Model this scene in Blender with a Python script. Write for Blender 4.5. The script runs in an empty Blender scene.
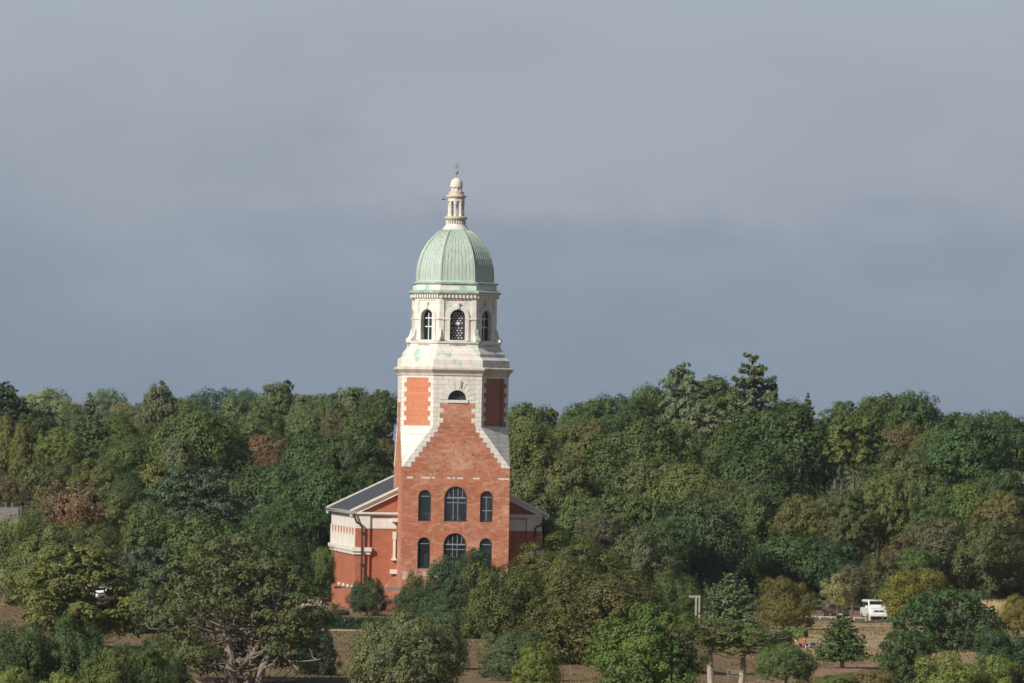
import bpy, bmesh, math, random
import numpy as np
from mathutils import Vector, Matrix

R = math.radians
PI = math.pi
SC = bpy.context.scene
COL = SC.collection

# ------------------------------------------------------------------ camera
FPX = 8000.0                       # focal length in pixels of a 1024 wide frame
EYE = Vector((0.0, 0.0, 17.0))
PITCH = math.atan((442 - 341.5) / FPX)
ROLL = R(1.0)
_f = Vector((0, math.cos(PITCH), math.sin(PITCH)))
_u0 = Vector((0, -math.sin(PITCH), math.cos(PITCH)))
_r0 = Vector((1, 0, 0))
_r = _r0 * math.cos(ROLL) + _u0 * math.sin(ROLL)
_u = -_r0 * math.sin(ROLL) + _u0 * math.cos(ROLL)
cam_d = bpy.data.cameras.new('camera')
cam = bpy.data.objects.new('camera', cam_d)
COL.objects.link(cam)
cam_d.sensor_width = 36.0
cam_d.lens = FPX * 36.0 / 1024.0
cam_d.clip_start = 1.0
cam_d.clip_end = 20000.0
cam.matrix_world = Matrix(((_r.x, _u.x, -_f.x, EYE.x), (_r.y, _u.y, -_f.y, EYE.y), (_r.z, _u.z, -_f.z, EYE.z), (0, 0, 0, 1)))
SC.camera = cam

# ------------------------------------------------------------------ sky, sun, exposure
SUN_EL, SUN_AZ = R(31), R(226)     # azimuth clockwise from the viewing direction (+Y)
world = bpy.data.worlds.new('World')
SC.world = world
world.use_nodes = True
wn, wl = world.node_tree.nodes, world.node_tree.links
wn.clear()
w_out = wn.new('ShaderNodeOutputWorld')
w_bg = wn.new('ShaderNodeBackground')
w_bg.inputs['Strength'].default_value = 0.05
w_sky = wn.new('ShaderNodeTexSky')
w_sky.sky_type = 'NISHITA'
w_sky.sun_disc = False
w_sky.sun_elevation = SUN_EL
w_sky.sun_rotation = SUN_AZ
w_sky.air_density = 1.0
w_sky.dust_density = 1.0
w_tc = wn.new('ShaderNodeTexCoord')
w_sep = wn.new('ShaderNodeSeparateXYZ')
wl.new(w_tc.outputs['Generated'], w_sep.inputs[0])
# a bank of grey rain cloud: broad soft billows whose tone drifts with height
def w_noise(scale, zs, detail, rough, off):
    m = wn.new('ShaderNodeMapping')
    m.inputs['Scale'].default_value = (scale, scale, scale * zs)
    m.inputs['Location'].default_value = off
    wl.new(w_tc.outputs['Generated'], m.inputs[0])
    n = wn.new('ShaderNodeTexNoise')
    n.inputs['Scale'].default_value = 1.0
    n.inputs['Detail'].default_value = detail
    n.inputs['Roughness'].default_value = rough
    wl.new(m.outputs[0], n.inputs['Vector'])
    return n.outputs['Fac']
def w_math(op, a, b):
    n = wn.new('ShaderNodeMath')
    n.operation = op
    for i, v in enumerate((a, b)):
        if isinstance(v, (int, float)):
            n.inputs[i].default_value = v
        else:
            wl.new(v, n.inputs[i])
    return n.outputs[0]
def w_ramp(fac, stops, interp='B_SPLINE'):
    n = wn.new('ShaderNodeValToRGB')
    n.color_ramp.interpolation = interp
    while len(n.color_ramp.elements) < len(stops):
        n.color_ramp.elements.new(0.5)
    for e, (p, c) in zip(n.color_ramp.elements, stops):
        e.position = p
        e.color = c
    wl.new(fac, n.inputs[0])
    return n.outputs[0]
big = w_noise(17, 2.6, 3, 0.5, (3.1, 0.4, 1.3))
med = w_noise(48, 2.4, 5, 0.55, (7.7, 2.0, 0.2))
hgt = w_math('MULTIPLY', w_math('ADD', w_sep.outputs['Z'], 0.012), 13.5)      # 0 below the skyline .. 1 above the frame
hw = w_math('ADD', hgt, w_math('MULTIPLY', w_math('SUBTRACT', big, 0.5), 0.40))
hw = w_math('ADD', hw, w_math('MULTIPLY', w_math('SUBTRACT', med, 0.5), 0.34))
K = 1.0
def sky_c(r, g, b):
    def lin(v):
        v /= 255.0
        return v / 12.92 if v <= 0.04045 else ((v + 0.055) / 1.055) ** 2.4
    return (lin(r), lin(g), lin(b), 1)
cloud = w_ramp(hw, [(0.0, sky_c(127, 139, 154)), (0.2, sky_c(131, 144, 160)), (0.44, sky_c(138, 152, 170)),
                    (0.60, sky_c(152, 162, 175)), (0.76, sky_c(162, 170, 180)), (1.0, sky_c(168, 178, 188))])
# one paler, faintly mauve bank with a soft lower edge
azi = w_math('DIVIDE', w_sep.outputs['X'], w_sep.outputs['Y'])
def w_step(v, a, b):
    n = wn.new('ShaderNodeMapRange')
    n.interpolation_type = 'SMOOTHSTEP'
    wl.new(v, n.inputs['Value'])
    n.inputs['From Min'].default_value = a
    n.inputs['From Max'].default_value = b
    return n.outputs[0]
wz = w_math('ADD', w_sep.outputs['Z'], w_math('MULTIPLY', w_math('SUBTRACT', med, 0.5), 0.016))
wx = w_math('ADD', azi, w_math('MULTIPLY', w_math('SUBTRACT', med, 0.5), 0.03))
bank = w_math('MULTIPLY', w_math('MULTIPLY', w_step(wz, 0.0250, 0.0325), w_math('SUBTRACT', 1.0, w_step(wz, 0.036, 0.050))), w_math('MULTIPLY', w_step(wx, -0.032, -0.010), w_math('SUBTRACT', 1.0, w_math('MULTIPLY', w_step(wx, 0.015, 0.055), 0.6))))
wm2 = wn.new('ShaderNodeMix')
wm2.data_type = 'RGBA'
wl.new(w_math('MULTIPLY', bank, 0.62), wm2.inputs['Factor'])
wl.new(cloud, wm2.inputs['A'])
wm2.inputs['B'].default_value = sky_c(172, 176, 185)
cloud = wm2.outputs['Result']
gain = wn.new('ShaderNodeVectorMath')
gain.operation = 'SCALE'
gain.inputs['Scale'].default_value = 18.3
wl.new(cloud, gain.inputs[0])
# the bank covers the low sky; higher up the blue shows through
cover = w_ramp(w_sep.outputs['Z'], [(0.0, (0.97, 0.97, 0.97, 1)), (0.12, (0.97, 0.97, 0.97, 1)), (0.3, (0.10, 0.10, 0.10, 1)), (1.0, (0.05, 0.05, 0.05, 1))], 'LINEAR')
w_mix = wn.new('ShaderNodeMix')
w_mix.data_type = 'RGBA'
wl.new(cover, w_mix.inputs['Factor'])
wl.new(w_sky.outputs[0], w_mix.inputs['A'])
wl.new(gain.outputs[0], w_mix.inputs['B'])
wl.new(w_mix.outputs['Result'], w_bg.inputs['Color'])
wl.new(w_bg.outputs[0], w_out.inputs['Surface'])

sun_d = bpy.data.lights.new('sun', 'SUN')
sun_d.energy = 5.0
sun_d.angle = R(0.6)
sun_d.color = (1.0, 0.92, 0.80)
sun = bpy.data.objects.new('sun', sun_d)
COL.objects.link(sun)
_sv = Vector((math.sin(SUN_AZ) * math.cos(SUN_EL), math.cos(SUN_AZ) * math.cos(SUN_EL), math.sin(SUN_EL)))
sun.rotation_euler = _sv.to_track_quat('Z', 'Y').to_euler()
sun.location = (-60, 500, 90)

SC.view_settings.view_transform = 'Standard'
SC.view_settings.look = 'None'
SC.view_settings.exposure = 0.14
SC.view_settings.gamma = 1.0
SC.view_settings.use_curve_mapping = False
SC.render.engine = 'CYCLES'
SC.cycles.max_bounces = 6
SC.cycles.diffuse_bounces = 3
SC.cycles.glossy_bounces = 2
SC.cycles.transmission_bounces = 3
SC.cycles.transparent_max_bounces = 8
SC.cycles.volume_bounces = 0
SC.cycles.filter_width = 1.6
SC.cycles.use_denoising = True
try:
    SC.cycles.denoising_prefilter = 'ACCURATE'
except Exception:
    pass

# ------------------------------------------------------------------ where things stand
def sstep(a, b, v):
    t = np.clip((np.asarray(v, float) - a) / (b - a), 0, 1)
    return t * t * (3 - 2 * t)
def ground(x, y):
    """height of the land"""
    x = np.asarray(x, float)
    y = np.asarray(y, float)
    k = x / np.maximum(y, 1) * 800
    h = -6.0 * (1 - sstep(505, 566, y))
    h = h + 8.5 * sstep(830, 1150, y) * sstep(-2, 22, k)
    h = h + 5.0 * sstep(860, 1350, y) * (1 - sstep(-2, 22, k))
    h = h + 5.0 * sstep(1350, 2200, y)
    h = h + 0.16 * np.sin(x * 0.11 + 1.3) * np.sin(y * 0.05) * sstep(480, 600, y)
    h = h - 0.9 * sstep(12, 22, k) * (1 - sstep(660, 700, y))       # the bank below the lawn
    return h
def gz(x, y):
    return float(ground(x, y))
def ray(px, py):
    dx, dy = px - 512.0, 341.5 - py
    u = dx * math.cos(ROLL) - dy * math.sin(ROLL)
    v = dx * math.sin(ROLL) + dy * math.cos(ROLL)
    return _r0 * u + _u0 * v + _f * FPX
def at(px, py, D):
    """the point at distance D (metres along +Y) seen at a pixel of the photograph"""
    d = ray(px, py)
    return EYE + d * (D / d.y)
def on_ground(px, py):
    d = ray(px, py)
    D = 420.0
    while D < 3000:
        p = EYE + d * (D / d.y)
        if p.z <= gz(p.x, p.y):
            return p
        D += 0.5
    return p

# ------------------------------------------------------------------ helpers
def tag(o, label=None, cat=None, group=None, kind=None):
    if label: o['label'] = label
    if cat: o['category'] = cat
    if group: o['group'] = group
    if kind: o['kind'] = kind
    return o
def empty(name, loc, rz=0.0):
    o = bpy.data.objects.new(name, None)
    COL.objects.link(o)
    o.location = loc
    o.rotation_euler = (0, 0, rz)
    o.empty_display_size = 0.3
    return o
def link(name, me, m, parent=None):
    o = bpy.data.objects.new(name, me)
    COL.objects.link(o)
    if m is not None and len(me.materials) == 0:
        me.materials.append(m)
    if parent is not None:
        o.parent = parent
    return o
def np_mesh(name, V, F):
    """mesh from an (n,3) array and an (m,k) array of equal-sided faces"""
    me = bpy.data.meshes.new(name)
    V = np.asarray(V, np.float32)
    F = np.asarray(F, np.int32)
    k = F.shape[1]
    me.vertices.add(len(V))
    me.vertices.foreach_set('co', V.ravel())
    me.loops.add(F.size)
    me.loops.foreach_set('vertex_index', F.ravel())
    me.polygons.add(len(F))
    me.polygons.foreach_set('loop_start', np.arange(0, F.size, k, dtype=np.int32))
    me.update(calc_edges=True)
    return me

class MB:
    """collects simple solids into one mesh"""
    def __init__(self):
        self.v, self.f = [], []
    def add(self, vs, fs):
        b = len(self.v)
        self.v.extend([tuple(p) for p in vs])
        self.f.extend([tuple(i + b for i in q) for q in fs])
        return self
    def box(self, x0, x1, y0, y1, z0, z1):
        vs = [(x0, y0, z0), (x1, y0, z0), (x1, y1, z0), (x0, y1, z0), (x0, y0, z1), (x1, y0, z1), (x1, y1, z1), (x0, y1, z1)]
        return self.add(vs, [(0, 3, 2, 1), (4, 5, 6, 7), (0, 1, 5, 4), (1, 2, 6, 5), (2, 3, 7, 6), (3, 0, 4, 7)])
    def obox(self, o, T, N, u0, u1, v0, v1, w0, w1):
        """box in a wall's own axes: T along the wall, Z up, N out of it"""
        o, T, N = Vector(o), Vector(T), Vector(N)
        Z = Vector((0, 0, 1))
        vs = [o + T * u + Z * v + N * w for w in (w0, w1) for (u, v) in ((u0, v0), (u1, v0), (u1, v1), (u0, v1))]
        return self.add(vs, [(0, 3, 2, 1), (4, 5, 6, 7), (0, 1, 5, 4), (1, 2, 6, 5), (2, 3, 7, 6), (3, 0, 4, 7)])
    def loft(self, rings, cap0=True, cap1=True):
        n = len(rings[0])
        vs = [p for r_ in rings for p in r_]
        fs = []
        for k in range(len(rings) - 1):
            for i in range(n):
                j = (i + 1) % n
                fs.append((k * n + i, k * n + j, (k + 1) * n + j, (k + 1) * n + i))
        if cap0: fs.append(tuple(reversed(range(n))))
        if cap1: fs.append(tuple(range((len(rings) - 1) * n, len(rings) * n)))
        return self.add(vs, fs)
    def lathe(self, prof, n=24, cx=0, cy=0):
        return self.loft([[(cx + r_ * math.cos(2 * PI * i / n), cy + r_ * math.sin(2 * PI * i / n), z) for i in range(n)] for (r_, z) in prof])
    def tube(self, pts, rad, n=7):
        pts = [Vector(p) for p in pts]
        if isinstance(rad, (int, float)):
            rad = [rad] * len(pts)
        rings = []
        prev = None
        for i, p in enumerate(pts):
            d = (pts[min(i + 1, len(pts) - 1)] - pts[max(i - 1, 0)])
            d = d.normalized() if d.length > 1e-9 else Vector((0, 0, 1))
            a = prev if prev is not None else (Vector((1, 0, 0)) if abs(d.x) < 0.8 else Vector((0, 1, 0)))
            a = (a - d * a.dot(d)).normalized()
            prev = a
            b = d.cross(a)
            rings.append([p + (a * math.cos(2 * PI * k / n) + b * math.sin(2 * PI * k / n)) * rad[i] for k in range(n)])
        return self.loft(rings)
    def sphere(self, c, r, n=14, m=8, sz=1.0):
        return self.lathe([(max(1e-3, r * math.sin(PI * k / m)), -r * sz * math.cos(PI * k / m)) for k in range(m + 1)], n).shift(c, n * (m + 1))
    def shift(self, c, last):
        for i in range(len(self.v) - last, len(self.v)):
            p = self.v[i]
            self.v[i] = (p[0] + c[0], p[1] + c[1], p[2] + c[2])
        return self
    def mesh(self, name):
        me = bpy.data.meshes.new(name)
        me.from_pydata(self.v, [], self.f)
        bm = bmesh.new()
        bm.from_mesh(me)
        bmesh.ops.recalc_face_normals(bm, faces=bm.faces)
        bm.to_mesh(me)
        bm.free()
        return me
    def build(self, name, m, parent=None, smooth=False, bevel=0.0):
        me = self.mesh(name)
        if smooth:
            for p in me.polygons: p.use_smooth = True
        o = link(name, me, m, parent)
        if bevel:
            b = o.modifiers.new('Bevel', 'BEVEL')
            b.width = bevel
            b.segments = 2
            b.limit_method = 'ANGLE'
        return o

def panel_geo(outline, holes, w0, w1, o, T, N):
    """a flat wall of any outline with openings, standing in the wall axes (o, T, Z, N) between depths w0 and w1"""
    cu = bpy.data.curves.new('outline', 'CURVE')
    cu.dimensions = '2D'
    cu.fill_mode = 'BOTH'
    cu.extrude = abs(w1 - w0) / 2
    for pts in [outline] + list(holes):
        s = cu.splines.new('POLY')
        s.points.add(len(pts) - 1)
        for p, (x, y) in zip(s.points, pts):
            p.co = (x, y, 0, 1)
        s.use_cyclic_u = True
    ob = bpy.data.objects.new('outline', cu)
    COL.objects.link(ob)
    dg = bpy.context.evaluated_depsgraph_get()
    me = bpy.data.meshes.new_from_object(ob.evaluated_get(dg))
    o, T, N = Vector(o), Vector(T), Vector(N)
    Z = Vector((0, 0, 1))
    vs = [o + T * v.co.x + Z * v.co.y + N * (v.co.z + (w0 + w1) / 2) for v in me.vertices]
    fs = [tuple(p.vertices) for p in me.polygons]
    bpy.data.objects.remove(ob)
    bpy.data.curves.remove(cu)
    bpy.data.meshes.remove(me)
    return vs, fs
def weld(o, dist=0.002):
    bm = bmesh.new()
    bm.from_mesh(o.data)
    bmesh.ops.remove_doubles(bm, verts=bm.verts, dist=dist)
    bmesh.ops.recalc_face_normals(bm, faces=bm.faces)
    bm.to_mesh(o.data)
    bm.free()
    return o
def arch(cx, z0, z1, w, n=18):
    """round-headed opening, anticlockwise from its lower left"""
    r = w / 2
    zc = z1 - r
    return [(cx - r, z0), (cx + r, z0)] + [(cx + r * math.cos(PI * k / n), zc + r * math.sin(PI * k / n)) for k in range(n + 1)]
def arch_band(cx, z0, z1, w, t, n=18):
    """moulding round such an opening: an upside-down U, t wide"""
    r, zc = w / 2, z1 - w / 2
    out = [(cx + (r + t) * math.cos(PI * k / n), zc + (r + t) * math.sin(PI * k / n)) for k in range(n + 1)]
    inn = [(cx + r * math.cos(PI * k / n), zc + r * math.sin(PI * k / n)) for k in range(n, -1, -1)]
    return [(cx + r + t, z0)] + out + [(cx - r - t, z0), (cx - r, z0)] + inn + [(cx + r, z0)]

# ------------------------------------------------------------------ materials
def new_mat(name):
    m = bpy.data.materials.new(name)
    m.use_nodes = True
    nt = m.node_tree
    return m, nt, nt.nodes, nt.links, nt.nodes['Principled BSDF']
def ramp(nt, fac, stops, interp='LINEAR'):
    n = nt.nodes.new('ShaderNodeValToRGB')
    n.color_ramp.interpolation = interp
    while len(n.color_ramp.elements) < len(stops):
        n.color_ramp.elements.new(0.5)
    for e, (p, c) in zip(n.color_ramp.elements, stops):
        e.position = p
        e.color = tuple(c) + ((1,) if len(c) == 3 else ())
    nt.links.new(fac, n.inputs[0])
    return n.outputs[0]
def noise(nt, scale, detail=4, rough=0.55, stretch=(1, 1, 1), off=(0, 0, 0), coord='Object'):
    tc = nt.nodes.new('ShaderNodeTexCoord')
    mp = nt.nodes.new('ShaderNodeMapping')
    mp.inputs['Scale'].default_value = stretch
    mp.inputs['Location'].default_value = off
    nt.links.new(tc.outputs[coord], mp.inputs[0])
    n = nt.nodes.new('ShaderNodeTexNoise')
    n.inputs['Scale'].default_value = scale
    n.inputs['Detail'].default_value = detail
    n.inputs['Roughness'].default_value = rough
    nt.links.new(mp.outputs[0], n.inputs['Vector'])
    return n.outputs['Fac']
def mix(nt, fac, a, b, mode='MIX'):
    n = nt.nodes.new('ShaderNodeMix')
    n.data_type = 'RGBA'
    n.blend_type = mode
    for s, v in (('Factor', fac), ('A', a), ('B', b)):
        if isinstance(v, (int, float)):
            n.inputs[s].default_value = v
        elif isinstance(v, (tuple, list)):
            n.inputs[s].default_value = tuple(v) + ((1,) if len(v) == 3 else ())
        else:
            nt.links.new(v, n.inputs[s])
    return n.outputs['Result']
def mth(nt, op, a, b=0.0, c=0.0):
    n = nt.nodes.new('ShaderNodeMath')
    n.operation = op
    for i, v in enumerate((a, b, c)):
        if isinstance(v, (int, float)):
            n.inputs[i].default_value = v
        else:
            nt.links.new(v, n.inputs[i])
    return n.outputs[0]
def bump(nt, bsdf, h, strength=0.4, dist=0.03):
    b = nt.nodes.new('ShaderNodeBump')
    b.inputs['Strength'].default_value = strength
    b.inputs['Distance'].default_value = dist
    nt.links.new(h, b.inputs['Height'])
    nt.links.new(b.outputs[0], bsdf.inputs['Normal'])
def plain(name, c, rough=0.6, metal=0.0, var=0.15, scale=3.0, spec=0.4):
    m, nt, N, L, b = new_mat(name)
    n = noise(nt, scale, 5)
    L.new(ramp(nt, n, [(0.25, [x * (1 - var) for x in c]), (0.75, [min(1, x * (1 + var)) for x in c])]), b.inputs['Base Color'])
    b.inputs['Roughness'].default_value = rough
    b.inputs['Metallic'].default_value = metal
    b.inputs['Specular IOR Level'].default_value = spec
    return m
def wall_uv(nt):
    """coordinates that run along any upright wall: (x+y, z)"""
    tc = nt.nodes.new('ShaderNodeTexCoord')
    s = nt.nodes.new('ShaderNodeSeparateXYZ')
    nt.links.new(tc.outputs['Object'], s.inputs[0])
    c = nt.nodes.new('ShaderNodeCombineXYZ')
    nt.links.new(mth(nt, 'ADD', s.outputs['X'], s.outputs['Y']), c.inputs['X'])
    nt.links.new(s.outputs['Z'], c.inputs['Y'])
    return c.outputs[0], s.outputs['Z']
def brick_mat(name, c1, c2, mortar, pale, pale_amt, dark_amt=0.3, off=(0, 0, 0)):
    m, nt, N, L, b = new_mat(name)
    uv, z = wall_uv(nt)
    bt = N.new('ShaderNodeTexBrick')
    bt.inputs['Scale'].default_value = 1.0
    bt.inputs['Brick Width'].default_value = 0.30
    bt.inputs['Row Height'].default_value = 0.10
    bt.inputs['Mortar Size'].default_value = 0.012
    bt.inputs['Color1'].default_value = tuple(c1) + (1,)
    bt.inputs['Color2'].default_value = tuple(c2) + (1,)
    bt.inputs['Mortar'].default_value = tuple(mortar) + (1,)
    L.new(uv, bt.inputs['Vector'])
    col = bt.outputs['Color']
    # salts: pale cloudy patches; soot: darker bricks in groups
    p1 = mth(nt, 'ADD', mth(nt, 'MULTIPLY', noise(nt, 0.30, 4, 0.6, (1, 1, 1.1), (off[0] + 3, off[1], off[2])), 0.55), mth(nt, 'MULTIPLY', noise(nt, 1.5, 9, 0.8, (1, 1, 1.6), off), 0.45))
    lo = 0.58 - 0.15 * pale_amt
    col = mix(nt, mth(nt, 'MULTIPLY', ramp(nt, p1, [(lo, (0, 0, 0)), (lo + 0.13, (1, 1, 1))]), 0.75 * min(1, pale_amt * 1.4)), col, pale)
    p4 = noise(nt, 1.3, 6, 0.75, (1, 1, 2.6), (7 + off[0], 2, 5))
    col = mix(nt, mth(nt, 'MULTIPLY', ramp(nt, p4, [(0.50, (0, 0, 0)), (0.62, (1, 1, 1))]), 0.55 * min(1, pale_amt * 1.3)), col, pale)
    p2 = noise(nt, 1.9, 5, 0.75, (1, 1, 3.0), (3 + off[0], 1, 2))
    col = mix(nt, mth(nt, 'MULTIPLY', ramp(nt, p2, [(0.5, (0, 0, 0)), (0.72, (1, 1, 1))]), dark_amt), col, [x * 0.45 for x in c1])
    p3 = noise(nt, 0.25, 3, 0.5, (1, 1, 1), (9, 4, 1))
    col = mix(nt, 0.5, col, ramp(nt, p3, [(0.3, (0.42, 0.42, 0.42)), (0.7, (0.62, 0.6, 0.58))]), 'OVERLAY')
    L.new(col, b.inputs['Base Color'])
    b.inputs['Roughness'].default_value = 0.88
    b.inputs['Specular IOR Level'].default_value = 0.2
    bump(nt, b, mix(nt, 0.5, bt.outputs['Color'], noise(nt, 9, 4)), 0.35, 0.02)
    return m
def stone_mat(name, c, course=0.46, green=0.0, soot=0.3, tan=0.0, joint=0.5):
    m, nt, N, L, b = new_mat(name)
    uv, z = wall_uv(nt)
    bt = N.new('ShaderNodeTexBrick')
    bt.inputs['Scale'].default_value = 1.0
    bt.inputs['Brick Width'].default_value = 1.05
    bt.inputs['Row Height'].default_value = course
    bt.inputs['Mortar Size'].default_value = 0.022
    bt.inputs['Mortar Smooth'].default_value = 0.3
    bt.inputs['Color1'].default_value = tuple(c) + (1,)
    bt.inputs['Color2'].default_value = tuple(x * 0.9 for x in c) + (1,)
    bt.inputs['Mortar'].default_value = tuple(x * (1 - joint) for x in c) + (1,)
    L.new(uv, bt.inputs['Vector'])
    col = bt.outputs['Color']
    s1 = noise(nt, 1.1, 7, 0.7, (1, 1, 0.45))
    col = mix(nt, mth(nt, 'MULTIPLY', ramp(nt, s1, [(0.48, (0, 0, 0)), (0.72, (1, 1, 1))]), soot), col, (c[0] * 0.38, c[1] * 0.37, c[2] * 0.36))
    if tan:
        s2 = noise(nt, 2.2, 5, 0.6, (1, 1, 1), (5, 5, 5))
        col = mix(nt, mth(nt, 'MULTIPLY', ramp(nt, s2, [(0.42, (0, 0, 0)), (0.6, (1, 1, 1))]), tan), col, (0.46, 0.35, 0.19))
    if green:
        s3 = noise(nt, 0.9, 6, 0.66, (1, 1, 0.7), (2, 8, 4))
        col = mix(nt, mth(nt, 'MULTIPLY', ramp(nt, s3, [(0.53, (0, 0, 0)), (0.63, (1, 1, 1))]), green), col, (0.25, 0.46, 0.40))
    L.new(col, b.inputs['Base Color'])
    b.inputs['Roughness'].default_value = 0.85
    b.inputs['Specular IOR Level'].default_value = 0.2
    bump(nt, b, mix(nt, 0.4, bt.outputs['Color'], noise(nt, 7, 5)), 0.3, 0.03)
    return m

M = {}
M['brick_tower'] = brick_mat('weathered brick', (0.29, 0.088, 0.047), (0.40, 0.135, 0.078), (0.40, 0.21, 0.13), (0.57, 0.375, 0.275), 0.58, 0.45)
M['brick_wing'] = brick_mat('clean red brick', (0.29, 0.078, 0.040), (0.36, 0.112, 0.060), (0.38, 0.18, 0.115), (0.45, 0.24, 0.165), 0.34, 0.34, (4, 4, 0))
M['brick_panel'] = brick_mat('brick panel', (0.42, 0.135, 0.070), (0.50, 0.18, 0.10), (0.48, 0.27, 0.18), (0.52, 0.32, 0.24), 0.25, 0.42, (1, 7, 3))
M['brick_soot_shade'] = brick_mat('sooty brick with painted shade', (0.24, 0.085, 0.055), (0.34, 0.12, 0.075), (0.34, 0.2, 0.15), (0.4, 0.26, 0.2), 0.2, 0.85, (6, 2, 8))  # sooty bricks, plus the turned-away facet's shade painted in as darker colour
M['stone'] = stone_mat('pale limestone', (0.68, 0.66, 0.61), 0.46, 0.0, 0.34)
M['stone_broach'] = stone_mat('weathered limestone', (0.70, 0.68, 0.64), 0.42, 0.0, 0.55)
M['stone_belfry'] = stone_mat('copper stained limestone', (0.70, 0.67, 0.625), 0.6, 0.85, 0.36, 0.0, 0.25)
M['stone_plain'] = stone_mat('dressed limestone', (0.70, 0.675, 0.63), 0.9, 0.14, 0.30, 0.0, 0.2)
M['stone_lichen'] = stone_mat('lichened stone', (0.62, 0.57, 0.49), 0.5, 0.0, 0.25, 0.55, 0.2)
M['stone_lantern'] = stone_mat('lantern stone', (0.70, 0.675, 0.64), 0.5, 0.0, 0.34, 0.12, 0.2)
M['cornice'] = stone_mat('sooted cornice stone', (0.56, 0.53, 0.48), 1.2, 0.0, 0.65, 0.15, 0.2)
M['glass'], nt, N, L, b = new_mat('window glass')
b.inputs['Base Color'].default_value = (0.02, 0.03, 0.035, 1)
b.inputs['Roughness'].default_value = 0.06
b.inputs['Alpha'].default_value = 0.5
b.inputs['IOR'].default_value = 2.0
M['frame'] = plain('dark window frame', (0.035, 0.04, 0.045), 0.5)
M['mullion'] = plain('grey glazing bars', (0.22, 0.25, 0.28), 0.5)
M['white'] = plain('white paint', (0.75, 0.75, 0.74), 0.45, 0, 0.05)
M['dark_inside'] = plain('unlit interior', (0.03, 0.03, 0.035), 0.9)
M['plaster'] = plain('grey plaster', (0.30, 0.31, 0.32), 0.9)
M['board'] = plain('dark boarding', (0.035, 0.035, 0.045), 0.7)
M['slate'] = plain('blue grey slate', (0.052, 0.055, 0.064), 0.6, 0, 0.22, 1.2)
M['lead'] = plain('grey lead', (0.34, 0.34, 0.33), 0.6, 0, 0.2)
M['pipe'] = plain('black iron', (0.022, 0.022, 0.025), 0.5)
M['steel'] = plain('weathered grey steel', (0.16, 0.16, 0.16), 0.6)
M['tarpwood'] = plain('rust brown gate boards', (0.16, 0.05, 0.04), 0.8)

def copper_mat():
    m, nt, N, L, b = new_mat('verdigris copper')
    n1 = noise(nt, 0.45, 5, 0.6, (1, 1, 0.6))
    n2 = noise(nt, 2.2, 6, 0.7, (2.2, 2.2, 0.25), (4, 1, 2))
    c = ramp(nt, n1, [(0.3, (0.34, 0.45, 0.33)), (0.48, (0.36, 0.46, 0.40)), (0.66, (0.36, 0.43, 0.42))])
    c = mix(nt, ramp(nt, n2, [(0.4, (0, 0, 0)), (0.68, (0.85, 0.85, 0.85))]), c, (0.50, 0.57, 0.51))
    n3 = noise(nt, 1.5, 6, 0.7, (2.5, 2.5, 0.2), (9, 9, 9))
    c = mix(nt, ramp(nt, n3, [(0.52, (0, 0, 0)), (0.72, (0.75, 0.75, 0.75))]), c, (0.17, 0.23, 0.19))
    L.new(c, b.inputs['Base Color'])
    b.inputs['Roughness'].default_value = 0.62
    b.inputs['Specular IOR Level'].default_value = 0.3
    return m
M['copper'] = copper_mat()
M['copper_dark'] = plain('dark copper roll', (0.22, 0.30, 0.26), 0.6, 0, 0.3)
M['copper_bright'] = plain('bright verdigris', (0.13, 0.30, 0.26), 0.6, 0, 0.45, 2.0)
M['copper_edge'], nt, N, L, b = new_mat('patchy verdigris flashing')
L.new(ramp(nt, noise(nt, 1.6, 6, 0.7, (1, 1, 2)), [(0.36, (0.46, 0.46, 0.40)), (0.5, (0.30, 0.42, 0.37)), (0.62, (0.12, 0.29, 0.26))]), b.inputs['Base Color'])
b.inputs['Roughness'].default_value = 0.7

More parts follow.
